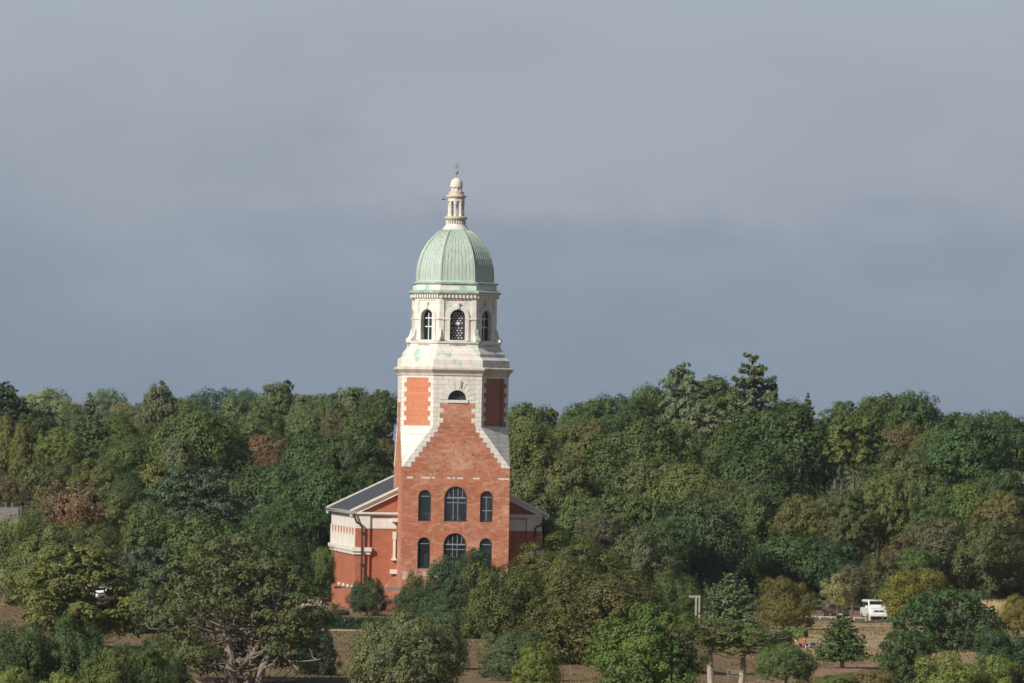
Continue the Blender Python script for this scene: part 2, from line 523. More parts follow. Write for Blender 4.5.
def leaf_mat(name, tr=0.32, rough=0.55):
    """foliage: the crown's own colour, varied from leaf to leaf and in soft patches; alpha = how much of it has turned"""
    m, nt, N, L, b = new_mat(name)
    oi = N.new('ShaderNodeObjectInfo')
    ge = N.new('ShaderNodeNewGeometry')
    rnd = ge.outputs['Random Per Island']
    hsv = N.new('ShaderNodeHueSaturation')
    L.new(oi.outputs['Color'], hsv.inputs['Color'])
    L.new(mth(nt, 'MULTIPLY_ADD', rnd, 0.95, 1.3), hsv.inputs['Value'])
    L.new(mth(nt, 'MULTIPLY_ADD', mth(nt, 'FRACT', mth(nt, 'MULTIPLY', rnd, 37.7)), 0.05, 0.475), hsv.inputs['Hue'])
    patch = noise(nt, 0.42, 4, 0.6)
    col = mix(nt, ramp(nt, patch, [(0.42, (0, 0, 0)), (0.68, (0.55, 0.55, 0.55))]), hsv.outputs[0], mix(nt, 1.0, hsv.outputs[0], (1.4, 1.22, 0.75), 'MULTIPLY'))
    patch2 = noise(nt, 0.6, 4, 0.65, (1, 1, 1), (6, 3, 9))
    turn = mth(nt, 'MULTIPLY', ramp(nt, patch2, [(0.44, (0, 0, 0)), (0.58, (1, 1, 1))]), oi.outputs['Alpha'])
    turn = mth(nt, 'MULTIPLY', turn, mth(nt, 'GREATER_THAN', mth(nt, 'FRACT', mth(nt, 'MULTIPLY', rnd, 91.3)), 0.35))
    col = mix(nt, mth(nt, 'MULTIPLY', turn, 0.8), col, (0.190, 0.105, 0.045))
    L.new(col, b.inputs['Base Color'])
    b.inputs['Roughness'].default_value = rough
    b.inputs['Specular IOR Level'].default_value = 0.25
    t = N.new('ShaderNodeBsdfTranslucent')
    L.new(mix(nt, 1.0, col, (1.25, 1.3, 0.7), 'MULTIPLY'), t.inputs['Color'])
    ms = N.new('ShaderNodeMixShader')
    ms.inputs[0].default_value = tr
    L.new(b.outputs[0], ms.inputs[1])
    L.new(t.outputs[0], ms.inputs[2])
    L.new(ms.outputs[0], N['Material Output'].inputs['Surface'])
    return m
M['leaf'] = leaf_mat('foliage')
M['needle'] = leaf_mat('needles', 0.12, 0.6)
def bark_mat():
    m, nt, N, L, b = new_mat('bark')
    oi = N.new('ShaderNodeObjectInfo')
    n = noise(nt, 3.0, 6, 0.7, (3, 3, 0.7))
    L.new(mix(nt, 1.0, oi.outputs['Color'], ramp(nt, n, [(0.3, (0.5, 0.5, 0.5)), (0.7, (1.15, 1.12, 1.08))]), 'MULTIPLY'), b.inputs['Base Color'])
    b.inputs['Roughness'].default_value = 0.9
    bump(nt, b, n, 0.5, 0.05)
    return m
M['bark'] = bark_mat()

# ------------------------------------------------------------------ the land
def land():
    ys = np.concatenate([np.arange(-60, 480, 30), np.arange(480, 900, 3.0), np.arange(900, 1400, 12.0), np.arange(1400, 3300, 80)])
    xs = np.concatenate([np.arange(-1500, -120, 60), np.arange(-120, 120, 3.0), np.arange(120, 1501, 60)])
    X, Y = np.meshgrid(xs, ys)
    V = np.stack([X, Y, ground(X, Y)], -1).reshape(-1, 3)
    nx, ny = len(xs), len(ys)
    i, j = np.meshgrid(np.arange(nx - 1), np.arange(ny - 1))
    a = (j * nx + i).ravel()
    me = np_mesh('ground', V, np.stack([a, a + 1, a + nx + 1, a + nx], 1))
    for p in me.polygons: p.use_smooth = True
    m, nt, N, L, b = new_mat('dry grass')
    n1 = noise(nt, 0.035, 5, 0.6, (1, 0.5, 1))
    n2 = noise(nt, 0.5, 6, 0.7, (1, 0.6, 1), (3, 3, 3))
    n3 = noise(nt, 4.0, 4, 0.7, (1, 0.5, 1))
    c = ramp(nt, n1, [(0.34, (0.135, 0.10, 0.056)), (0.5, (0.21, 0.145, 0.09)), (0.64, (0.18, 0.105, 0.066))])
    c = mix(nt, mth(nt, 'MULTIPLY', ramp(nt, n2, [(0.4, (0, 0, 0)), (0.62, (1, 1, 1))]), 0.55), c, (0.105, 0.085, 0.045))
    c = mix(nt, 0.55, c, ramp(nt, n3, [(0.3, (0.3, 0.3, 0.3)), (0.7, (0.7, 0.69, 0.66))]), 'OVERLAY')
    tc = N.new('ShaderNodeTexCoord')
    sp = N.new('ShaderNodeSeparateXYZ')
    L.new(tc.outputs['Object'], sp.inputs[0])
    # the mown lawn by the car park is straw dry
    lawn = mth(nt, 'MULTIPLY', ramp(nt, mth(nt, 'MULTIPLY', mth(nt, 'ADD', sp.outputs['X'], 100), 0.005), [(0.59, (0, 0, 0)), (0.61, (1, 1, 1))]),
               ramp(nt, mth(nt, 'MULTIPLY', sp.outputs['Y'], 0.001), [(0.664, (0, 0, 0)), (0.684, (1, 1, 1)), (0.80, (1, 1, 1)), (0.815, (0, 0, 0))]))
    c = mix(nt, mth(nt, 'MULTIPLY', lawn, 0.8), c, mix(nt, n2, (0.42, 0.32, 0.20), (0.32, 0.245, 0.145)))
    # under the wood the floor is dark leaf mould
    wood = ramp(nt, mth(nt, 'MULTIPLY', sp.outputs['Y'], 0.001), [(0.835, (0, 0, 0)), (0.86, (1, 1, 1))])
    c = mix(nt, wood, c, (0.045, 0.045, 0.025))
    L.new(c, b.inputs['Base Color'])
    b.inputs['Roughness'].default_value = 0.95
    b.inputs['Specular IOR Level'].default_value = 0.1
    bump(nt, b, n3, 0.6, 0.1)
    tag(link('ground', me, m), kind='structure')
land()

def strip(name, pts, width, m, lift=0.02, kind='structure'):
    """a path laid on the land, following it"""
    P = []
    for a, c in zip(pts[:-1], pts[1:]):
        n = max(2, int((Vector(c) - Vector(a)).length / 1.5))
        P += [Vector(a).lerp(Vector(c), k / n) for k in range(n)]
    P.append(Vector(pts[-1]))
    V, F = [], []
    rr = random.Random(7)
    for i, p in enumerate(P):
        d = (P[min(i + 1, len(P) - 1)] - P[max(i - 1, 0)]).normalized()
        nrm = Vector((-d.y, d.x))
        for k in range(5):
            q = p + nrm * ((k / 4 - 0.5) * (width + rr.uniform(-0.12, 0.12) * (k in (0, 4))))
            V.append((q.x, q.y, gz(q.x, q.y) + lift))
        if i:
            for k in range(4):
                b0 = (i - 1) * 5 + k
                F.append((b0, b0 + 1, b0 + 6, b0 + 5))
    o = link(name, np_mesh(name, V, F), m)
    return tag(o, kind=kind)
M['gravel'] = plain('pale gravel', (0.42, 0.33, 0.22), 0.95, 0, 0.2, 2.0)
M['asphalt'] = plain('worn asphalt', (0.10, 0.095, 0.09), 0.9, 0, 0.25, 0.8)
M['earth'] = plain('red brown earth', (0.25, 0.15, 0.095), 0.95, 0, 0.3, 0.8)

# ------------------------------------------------------------------ the chapel
TH = R(5.4)
CB = at(450.0, 560.0, 800.0)
CHX = CB.x
chapel = empty('chapel', (CHX, 800.0, gz(CHX, 800.0)), TH)
tag(chapel, 'tall red brick chapel tower with pale stone belfry, green copper dome and low gabled wings', 'chapel')
TH0 = 5.35                                             # half the width of the tower

def octo(h, z, k=0.449):
    c = h * k
    return [(c, -h, z), (h, -c, z), (h, c, z), (c, h, z), (-c, h, z), (-h, c, z), (-h, -c, z), (-c, -h, z)]
def facet(k, h, q=0.449):
    """origin, tangent, outward normal and width of the k-th side of the octagon (0 faces the viewer, 1 is to its right)"""
    a = k * PI / 4
    N_ = Vector((math.sin(a), -math.cos(a), 0))
    T_ = Vector((math.cos(a), math.sin(a), 0))
    c = h * q
    if k % 2 == 0:
        return N_ * h, T_, N_, 2 * c
    return N_ * ((h + c) / math.sqrt(2)), T_, N_, (h - c) * math.sqrt(2)
FRONT = (Vector((0, -TH0, 0)), Vector((1, 0, 0)), Vector((0, -1, 0)))

# -- the square shaft
wins = [(0.0, 8.92, 12.42, 2.27), (-3.08, 8.92, 12.02, 1.27), (3.08, 8.92, 12.02, 1.27),
        (0.0, 4.1, 7.78, 2.27), (-3.08, 4.2, 7.32, 1.27), (3.08, 4.2, 7.32, 1.27)]
b = MB()
b.add(*panel_geo([(-TH0, -0.6), (TH0, -0.6), (TH0, 14.3), (-TH0, 14.3)], [arch(*w) for w in wins], -0.55, 0.0, *FRONT))
b.box(-TH0, -TH0 + 0.55, -TH0 + 0.55, TH0 - 0.55, -0.6, 14.3)
b.box(TH0 - 0.55, TH0, -TH0 + 0.55, TH0 - 0.55, -0.6, 14.3)
b.box(-TH0, TH0, TH0 - 0.55, TH0, -0.6, 14.3)
shaft = b.build('tower_shaft', M['brick_tower'], chapel)
b = MB()
for z in (3.7, 8.5, 13.3):
    b.box(-TH0 + 0.55, TH0 - 0.55, -TH0 + 0.56, TH0 - 0.55, z, z + 0.3)
b.box(-1.7, -1.5, -TH0 + 0.7, 0, 4.0, 13.3)
b.box(1.5, 1.7, -TH0 + 0.7, 0, 4.0, 13.3)
b.box(-TH0 + 0.55, TH0 - 0.55, -0.2, 0.0, 4.0, 13.3)
b.build('interior', M['plaster'], shaft)
# gable: the brick face carried up between the broaches
b = MB()
c8 = TH0 * 0.449
Zb, Zt = 14.3, 18.3
sq = [(-TH0, -TH0), (TH0, -TH0), (TH0, TH0), (-TH0, TH0)]
vs = [(x, y, Zb) for x, y in sq] + octo(TH0, Zt)
# octo order: 0 (c,-h) 1 (h,-c) 2 (h,c) 3 (c,h) 4 (-c,h) 5 (-h,c) 6 (-h,-c) 7 (-c,-h)
b.add(vs, [(0, 1, 4, 11), (1, 2, 6, 5), (2, 3, 8, 7), (3, 0, 10, 9), tuple(range(4, 12)), (3, 2, 1, 0)])
b.add(vs, [(1, 5, 4), (2, 7, 6), (3, 9, 8), (0, 11, 10)])
gable = b.build('tower_gable', M['brick_tower'], chapel)
# the broaches: sloping stone triangles, stepped into the brick at their edges
for k in (1, 3, 5, 7):
    o, T, N_, w = facet(k, TH0)
    cor = Vector((math.copysign(TH0, N_.x), math.copysign(TH0, N_.y), Zb))
    e0, e1 = o - T * w / 2, o + T * w / 2
    e0.z = e1.z = Zt
    b = MB()
    nrm = (e1 - cor).cross(e0 - cor).normalized()
    if nrm.z < 0: nrm = -nrm
    push = nrm * 0.035
    b.add([cor + push, e1 + push, e0 + push, cor - push, e1 - push, e0 - push], [(0, 1, 2), (5, 4, 3), (0, 3, 4, 1), (1, 4, 5, 2), (2, 5, 3, 0)])
    # steps on the two flat faces beside it
    nst = 8
    for (kk, sgn) in ((k - 1, 1), ((k + 1) % 8, -1)):
        fo, fT, fN, fw = facet(kk, TH0)
        for s in range(nst):
            z0, z1 = Zb + (Zt - Zb) * s / nst, Zb + (Zt - Zb) * (s + 1) / nst
            def edge(z):
                return TH0 + (fw / 2 - TH0) * (z - Zb) / (Zt - Zb)
            xo0, xo1 = edge(z0), edge(z1)
            xi = xo1 - 0.50
            pts = [(sgn * xi, z0), (sgn * xo0, z0), (sgn * xo1, z1), (sgn * xi, z1)]
            P = [fo + fT * u + Vector((0, 0, v)) + fN * w_ for w_ in (-0.02, 0.03) for (u, v) in pts]
            b.add(P, [(0, 3, 2, 1), (4, 5, 6, 7), (0, 1, 5, 4), (1, 2, 6, 5), (2, 3, 7, 6), (3, 0, 4, 7)])
    b.build('broach', M['stone_broach'], chapel)

# -- the upper brick stage: an octagon of stone with toothed brick panels
b = MB()
b.loft([octo(TH0, Zt), octo(TH0, 23.45)])
upper = b.build('upper_stage', M['stone'], chapel)
cut = MB()
fo, fT, fN, fw = facet(0, TH0)
half = [(0.93 * math.cos(PI * k / 16), 21.0 + 0.98 * math.sin(PI * k / 16)) for k in range(17)]
cut.add([fo + fT * u + Vector((0, 0, v)) + fN * w_ for w_ in (-0.6, 0.3) for (u, v) in half],
        [tuple(range(16, -1, -1)), tuple(range(17, 34))] + [(i, (i + 1) % 17, 17 + (i + 1) % 17, 17 + i) for i in range(17)])
cutter = cut.build('cutter', None, chapel)
bo = upper.modifiers.new('Boolean', 'BOOLEAN')
bo.object = cutter
bo.solver = 'EXACT'
bpy.context.view_layer.update()
me = bpy.data.meshes.new_from_object(upper.evaluated_get(bpy.context.evaluated_depsgraph_get()))
upper.modifiers.clear()
upper.data = me
if not me.materials: me.materials.append(M['stone'])
bpy.data.objects.remove(cutter)
b = MB()
b.obox(fo, fT, fN, -0.93, 0.93, 21.0, 21.98, -0.58, -0.52)
lun = b.build('lunette', plain('dark louvre', (0.022, 0.036, 0.036), 0.5, 0, 0.4), chapel)
b = MB()
b.obox(fo, fT, fN, -1.05, 1.05, 20.72, 20.99, -0.1, 0.12)
b.build('window_sill', M['stone_plain'], lun)
b = MB()                                              # voussoirs standing a little proud, with a long keystone
for i in range(9):
    a0, a1 = PI * (i + 0.06) / 9, PI * (i + 0.94) / 9
    rr0, rr1 = 0.99, 1.75 + (0.35 if i == 4 else (0.12 if i % 2 else 0))
    pts = [(r_ * math.cos(a), 21.0 + r_ * math.sin(a)) for (r_, a) in ((rr0, a0), (rr1, a0), (rr1, a1), (rr0, a1))]
    b.add([fo + fT * u + Vector((0, 0, v)) + fN * w_ for w_ in (-0.02, 0.045) for (u, v) in pts], [(0, 3, 2, 1), (4, 5, 6, 7), (0, 1, 5, 4), (1, 2, 6, 5), (2, 3, 7, 6), (3, 0, 4, 7)])
b.build('voussoirs', M['stone_plain'], lun)

def toothed(w_in, tooth, z0, z1, course=0.46, first=1):
    """outline of a brick panel whose sides interlock with the stone courses"""
    n = max(1, round((z1 - z0) / course))
    L_, R_ = [], []
    for i in range(n):
        h_ = w_in / 2 + (tooth if (i + first) % 2 else 0)
        za, zb = z0 + (z1 - z0) * i / n, z0 + (z1 - z0) * (i + 1) / n
        R_ += [(h_, za), (h_, zb)]
        L_ += [(-h_, za), (-h_, zb)]
    return R_ + list(reversed(L_))
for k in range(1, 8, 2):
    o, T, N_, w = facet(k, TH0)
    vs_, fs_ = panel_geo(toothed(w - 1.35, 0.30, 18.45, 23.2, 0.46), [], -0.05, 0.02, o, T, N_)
    MB().add(vs_, fs_).build('brick_panel', M['brick_soot_shade'] if k == 1 else M['brick_panel'], chapel)
for k in (0, 2, 4, 6):
    o, T, N_, w = facet(k, TH0)
    vs_, fs_ = panel_geo(toothed(2.75, 0.38, 18.25, 20.68, 0.46), [], -0.05, 0.025, o, T, N_)
    MB().add(vs_, fs_).build('brick_panel', M['brick_tower'], chapel)

# lightning rod beside the lunette's keystone
MB().tube([fo + Vector((0.33, -0.1, 22.1)), fo + Vector((0.42, -0.12, 22.9))], 0.03, 5).build('iron_bracket', M['pipe'], chapel)
# iron rod down the shaded brick panel
o, T, N_, w = facet(1, TH0)
MB().tube([o + T * 0.9 + N_ * 0.08 + Vector((0, 0, 18.3)), o + T * 0.9 + N_ * 0.08 + Vector((0, 0, 23.2))], 0.035, 6).build('downpipe', M['pipe'], chapel)

# -- cornice over the brick stage
b = MB()
b.loft([octo(5.37, 23.4), octo(5.45, 23.45), octo(5.47, 23.62), octo(5.56, 23.72), octo(5.76, 23.95), octo(5.8, 23.98), octo(5.8, 24.16), octo(5.5, 24.3)])
b.build('main_cornice', M['cornice'], chapel)
# -- stepped stone base of the belfry
b = MB()
b.loft([octo(5.42, 24.1), octo(5.42, 25.0), octo(5.25, 25.12), octo(4.98, 25.32), octo(4.96, 25.62), octo(4.62, 26.1), octo(4.56, 26.2), octo(4.48, 26.55), octo(4.48, 26.62), octo(4.62, 26.66), octo(4.62, 26.8), octo(3.6, 26.86)])
base = b.build('belfry_base', M['stone_belfry'], chapel)
for k in range(8):
    o, T, N_, w = facet(k, 4.50)
    b = MB()
    bb = MB()
    for i in range(6):
        u = (i - 2.5) * 0.27
        b.obox(o, T, N_, u - 0.085, u + 0.085, 26.27, 26.5, -0.1, 0.012)
        if i in (1, 2, 3, 4): bb.obox(o, T, N_, u + 0.085, u + 0.17, 26.29, 26.48, -0.1, 0.008)
    b.build('vent_grille', M['dark_inside'], base)
    bb.build('vent_bricks', M['brick_panel'], base)

# -- belfry
HB = 4.0
b = MB()
for k in range(8):
    o, T, N_, w = facet(k, HB)
    b.add(*panel_geo([(-w / 2, 26.8), (w / 2, 26.8), (w / 2, 31.15), (-w / 2, 31.15)], [arch(0, 26.96, 30.02, 1.54)], -0.5, 0.0, o, T, N_))
belfry = b.build('belfry', M['stone_belfry'], chapel)
b = MB()
b.loft([octo(HB - 0.62, 26.8), octo(HB - 0.62, 31.1)])
b.build('belfry_core', M['dark_inside'], belfry)
b = MB()
for k in range(8):
    o, T, N_, w = facet(k, HB)
    b.add(*panel_geo(arch_band(0, 26.88, 30.02, 1.56, 0.32), [], -0.05, 0.16, o, T, N_))      # archivolt carried down as jambs
    b.add(*panel_geo(arch_band(0, 26.88, 30.32, 2.24, 0.10), [], -0.05, 0.09, o, T, N_))
    b.obox(o, T, N_, -0.13, 0.13, 30.08, 30.7, -0.05, 0.26)                                # keystone
    for s in (-1, 1):
        a0, a1 = sorted((s * (w / 2 - 0.42), s * (w / 2 + 0.04)))
        b.obox(o, T, N_, a0, a1, 26.9, 30.95, -0.05, 0.10)                                 # corner pilaster
        a0, a1 = sorted((s * 0.73, s * (w / 2 + 0.06)))
        b.obox(o, T, N_, a0, a1, 29.0, 29.14, -0.05, 0.19)                                 # impost
    b.obox(o, T, N_, -0.95, 0.95, 26.84, 26.97, -0.1, 0.2)                                  # sill
b.build('belfry_mouldings', M['stone_plain'], belfry)
for k in range(8):
    o, T, N_, w = facet(k, HB)
    wdw = MB().add(*panel_geo(arch_band(0, 26.97, 30.0, 1.36, 0.1), [], -0.46, -0.36, o, T, N_)).build('window', M['frame'], chapel)
    if k == 0:
        MB().add(*panel_geo(arch(0, 26.97, 30.0, 1.52), [], -0.5, -0.44, o, T, N_)).build('dark_shutter', M['board'], wdw)
        b = MB()
        for r_ in range(11):
            for c_ in range(4 + r_ % 2):
                u, v = (c_ - (3 + r_ % 2) / 2) * 0.31, 27.2 + r_ * 0.245
                if abs(u) < 0.62 and (v < 29.4 or u * u + (v - 29.4) ** 2 < 0.36) and not (abs(u) < 0.32 and abs(v - 28.62) < 0.2):
                    b.obox(o, T, N_, u - 0.055, u + 0.055, v - 0.055, v + 0.055, -0.44, -0.425)
        b.build('white_pattern', M['white'], wdw)
        b = MB()
        P = [(-0.29, 28.62), (-0.1, 28.46), (0.1, 28.46), (0.29, 28.62), (0.1, 28.8), (-0.1, 28.8)]
        b.add([o + T * u + Vector((0, 0, v)) + N_ * w_ for w_ in (-0.44, -0.41) for u, v in P], [tuple(range(5, -1, -1)), tuple(range(6, 12))] + [(i, (i + 1) % 6, 6 + (i + 1) % 6, 6 + i) for i in range(6)])
        b.build('white_diamond', M['white'], wdw)
    else:
        MB().add(*panel_geo(arch(0, 26.97, 30.0, 1.52), [], -0.5, -0.47, o, T, N_)).build('glass_pane', M['glass'], wdw)
        b = MB()
        for u in (-0.22, 0.24):
            b.obox(o, T, N_, u - 0.04, u + 0.04, 27.0, 29.85, -0.47, -0.41)
        for v in (28.3, 29.15):
            b.obox(o, T, N_, -0.66, 0.66, v - 0.045, v + 0.045, -0.47, -0.40)
        b.build('glazing_bars', M['white'], wdw)
# carved brackets at the feet of the corners
for i in range(8):
    p, q = Vector(octo(HB, 26.82)[i]), Vector(octo(HB, 26.82)[i])
    d = Vector((p.x, p.y, 0)).normalized()
    sd = Vector((-d.y, d.x, 0))
    prof = [(-0.15, 0), (0.62, 0), (0.66, 0.12), (0.58, 0.3), (0.40, 0.42), (0.27, 0.62), (0.20, 0.95), (0.10, 1.25), (-0.15, 1.3)]
    b = MB()
    b.add([p + d * u + sd * s + Vector((0, 0, v)) for s in (-0.24, 0.24) for (u, v) in prof],
          [tuple(range(9)), tuple(range(17, 8, -1))] + [(j, 9 + j, 9 + (j + 1) % 9, (j + 1) % 9) for j in range(9)])
    b.build('scroll_bracket', M['stone_belfry'], chapel)
# entablature, dentils, copper flashing, blocking course
b = MB()
b.loft([octo(4.06, 30.92), octo(4.06, 31.12), octo(4.12, 31.15), octo(4.12, 31.45), octo(4.34, 31.52), octo(4.42, 31.62), octo(4.0, 31.66)])
ent = b.build('entablature', M['stone_plain'], chapel)
b = MB()
for k in range(8):
    o, T, N_, w = facet(k, 4.12)
    n = 10 if k % 2 else 10
    for i in range(n):
        u = (i + 0.5) / n * w - w / 2
        b.obox(o, T, N_, u - w / n * 0.29, u + w / n * 0.29, 31.16, 31.5, -0.05, 0.2)
b.build('dentil_course', M['stone_plain'], ent)
MB().loft([octo(4.46, 31.6), octo(4.50, 31.66), octo(4.5, 31.80), octo(4.3, 31.92), octo(4.0, 31.97)]).build('copper_flashing', M['copper_edge'], chapel)
MB().loft([octo(4.05, 31.9), octo(4.02, 32.53), octo(3.9, 32.55)]).build('blocking_course', M['stone_belfry'], chapel)
MB().loft([octo(4.08, 32.72), octo(4.2, 32.78), octo(4.2, 32.9), octo(3.8, 32.98)]).build('dome_gutter', M['copper_edge'], chapel)

# -- the copper dome, eight sided with standing seams and rolls at the arrises
prof = [(1.035, 32.9), (1.0, 33.1), (0.995, 33.6), (0.985, 34.2), (0.965, 34.8), (0.925, 35.4), (0.865, 36.0), (0.79, 36.55), (0.70, 37.05), (0.60, 37.5), (0.49, 37.9), (0.38, 38.2), (0.30, 38.36)]
HD = 3.74
b = MB()
b.loft([octo(HD * f, z) for f, z in prof])
for k in range(8):
    for t in range(9):
        s = (t + 0.5) / 9 - 0.5
        pts, nr = [], []
        for f, z in prof[1:-1]:
            o, T, N_, w = facet(k, HD * f)
            pts.append(o + T * (w * s) + N_ * 0.015 + Vector((0, 0, z + 0.01)))
        b.tube(pts, 0.021, 4)
dome = b.build('dome', M['copper'], chapel)
b = MB()
for i in range(8):
    b.tube([Vector(octo(HD * f, z)[i]) * 1.0 for f, z in prof[1:-1]], 0.055, 6)
b.build('arris_roll', M['copper_dark'], dome)

# -- stone lantern
b = MB()
b.lathe([(1.2, 38.1), (1.36, 38.12), (1.36, 38.32), (1.22, 38.42), (1.1, 38.62), (0.98, 38.75), (0.98, 38.82), (0.84, 38.86), (0.84, 39.28), (0.5, 39.3)], 24)
lan = b.build('lantern', M['stone_lantern'], chapel)
b = MB()
for i in range(24):
    a = 2 * PI * i / 24
    b.lathe([(0.05, 38.82), (0.075, 38.95), (0.045, 39.1), (0.06, 39.28)], 6, 0.94 * math.cos(a), 0.94 * math.sin(a))
b.build('balustrade', M['stone_lantern'], lan)
MB().lathe([(0.9, 39.27), (1.12, 39.33), (1.16, 39.42), (1.16, 39.52), (0.95, 39.6), (0.5, 39.62)], 24).build('balustrade_cornice', M['stone_lichen'], lan)
for i in range(8):
    b = MB()
    a = 2 * PI * (i + 0.5) / 8 + 0.2
    b.lathe([(0.16, 39.58), (0.17, 39.72), (0.125, 39.78), (0.115, 40.7), (0.17, 40.78), (0.17, 40.86)], 8, 0.70 * math.cos(a), 0.70 * math.sin(a))
    b.build('colonnette', M['stone_lantern'], lan)
b = MB()
for i in range(8):                                     # little arches between the colonnettes
    a = 2 * PI * i / 8 + 0.2
    N_ = Vector((math.cos(a), math.sin(a), 0))
    T_ = Vector((-math.sin(a), math.cos(a), 0))
    b.add(*panel_geo([(-0.31, 40.84), (-0.19, 40.84)] + [(-0.19 * math.cos(PI * j / 8), 40.92 + 0.2 * math.sin(PI * j / 8)) for j in range(9)] + [(0.19, 40.84), (0.31, 40.84), (0.31, 41.5), (-0.31, 41.5)], [], -0.14, 0.0, N_ * 0.78, T_, N_))
b.build('arcade', M['stone_lantern'], lan)
MB().lathe([(0.6, 41.4), (0.86, 41.42), (0.95, 41.5), (1.0, 41.56), (1.0, 41.68), (0.78, 41.74), (0.75, 41.8), (0.75, 42.05), (0.68, 42.1), (0.3, 42.12)], 24).build('lantern_cornice', M['stone_lichen'], lan)
b = MB()
b.lathe([(0.44, 42.08), (0.44, 42.42), (0.62, 42.5), (0.63, 42.6), (0.61, 42.85), (0.54, 43.1), (0.40, 43.3), (0.2, 43.42), (0.06, 43.46)], 20)
cup = b.build('cupola', M['stone_lantern'], lan)
for i in range(8):
    a = 2 * PI * i / 8
    bx = MB().obox((0.44 * math.cos(a), 0.44 * math.sin(a), 0), (-math.sin(a), math.cos(a), 0), (math.cos(a), math.sin(a), 0), -0.07, 0.07, 42.12, 42.46, -0.05, 0.1)
    lan_b = bx if i == 0 else MB().add(lan_b.v, lan_b.f).add(bx.v, bx.f)
lan_b.build('cupola_piers', M['stone_lantern'], lan)
b = MB()
b.tube([(0, 0, 43.4), (0, 0, 44.9)], [0.055, 0.03], 6)
fin = b.build('finial', M['copper_bright'], chapel)
MB().sphere((0, 0, 44.02), 0.19, 12, 8).build('ball', M['copper_bright'], fin)
MB().tube([(-0.33, 0, 44.56), (0.33, 0, 44.56)], 0.022, 5).tube([(0, 0, 44.3), (0, 0, 45.02)], 0.026, 5).tube([(-0.2, 0, 44.36), (0.2, 0, 44.76)], 0.010, 4).tube([(0.2, 0, 44.36), (-0.2, 0, 44.76)], 0.010, 4).build('cross', M['steel'], fin)
MB().tube([(-0.95, -0.2, 41.25), (-1.3, -0.25, 41.25), (-1.32, -0.25, 41.55)], 0.025, 4).tube([(-1.45, -0.25, 41.22), (-1.2, -0.25, 41.28)], 0.05, 4).build('instrument_arm', M['pipe'], chapel)

for o in chapel.children:
    if o.name.split('.')[0] in ('dome', 'dome_gutter', 'lantern', 'finial', 'instrument_arm'): o.location.z = -0.2

# -- windows of the tower
for (cx, z0, z1, w) in wins:
    o, T, N_ = FRONT
    t = 0.11
    r_ = w / 2
    outl = arch(cx, z0, z1, w - 0.006)
    inn = arch(cx, z0 + t, z1 - t, w - 2 * t)
    wd = MB().add(*panel_geo(outl, [inn], -0.34, -0.2, o, T, N_)).build('window', M['frame'], chapel)
    MB().add(*panel_geo(arch(cx, z0 + t, z1 - t, w - 2 * t), [], -0.29, -0.27, o, T, N_)).build('glass_pane', M['glass'], wd)
    b = MB()
    spr = z1 - r_
    if w > 2:
        b.obox(o, T, N_, cx - r_ + t, cx + r_ - t, spr - 0.06, spr + 0.07, -0.31, -0.21)
        b.obox(o, T, N_, cx - r_ + t, cx + r_ - t, spr - 0.52, spr - 0.45, -0.31, -0.23)
        for u in (-0.66, -0.22, 0.24, 0.68):
            top = spr + math.sqrt(max(0, (r_ - t) ** 2 - u * u)) if abs(u) < 0.5 or True else spr
            b.obox(o, T, N_, cx + u - 0.03, cx + u + 0.03, (z0 + t if abs(u) < 0.5 else spr), top - 0.01, -0.31, -0.23)
    else:
        b.obox(o, T, N_, cx - r_ + t, cx + r_ - t, spr - 0.03, spr + 0.04, -0.31, -0.22)
        if cx > 0 and z0 > 8:
            b.obox(o, T, N_, cx - r_ + t, cx + r_ - t, z0 + 1.1, z0 + 1.18, -0.31, -0.22)
            b.obox(o, T, N_, cx - 0.03, cx + 0.03, z0 + t, spr, -0.31, -0.22)
    b.build('glazing_bars', M['mullion'], wd)
    if abs(cx) > 1:                                     # blinds drawn a little way inside
        v0, v1 = {(False, True): (z0 + 0.3, z0 + 0.9), (True, True): (z0 + 0.2, z1 - 0.9), (False, False): (z0 + 0.15, z0 + 1.5), (True, False): (z0 + 0.2, z0 + 2.0)}[(cx > 0, z0 > 8)]
        MB().obox(o, T, N_, cx - 0.42, cx + 0.42, v0, v1, -0.62, -0.58).build('blind', M['plaster'], wd)
# bricked-up string course: a broken line of pale stones, and putlog holes
b = MB()
rr = random.Random(4)
for u0, u1 in ((-3.5, -2.6), (-2.45, -2.1), (-0.9, -0.55), (-0.35, -0.1), (0.1, 0.7), (1.7, 2.35), (-4.9, -4.3), (4.2, 5.3)):
    MB().obox(*FRONT, u0, u1, 13.16, 13.31, -0.05, 0.012).build('pale_stone', M['stone_plain'], shaft)
b = MB()
for u, v in ((-1.3, 15.55), (-0.3, 15.55), (0.65, 15.55), (1.6, 15.55), (-0.35, 16.85), (0.75, 16.85), (-2.3, 15.55), (2.3, 13.9), (-1.9, 13.9)):
    b.obox(*FRONT, u - 0.05, u + 0.05, v - 0.07, v + 0.07, -0.05, 0.006)
b.build('putlog_holes', M['dark_inside'], chapel)
M['salt'] = brick_mat('salt bleached brick', (0.46, 0.24, 0.17), (0.5, 0.29, 0.21), (0.5, 0.36, 0.28), (0.62, 0.5, 0.42), 0.9, 0.3, (2, 2, 2))
MB().obox(*FRONT, -5.2, 5.2, 3.1, 3.9, -0.05, 0.014).build('salted_brick', M['salt'], shaft)

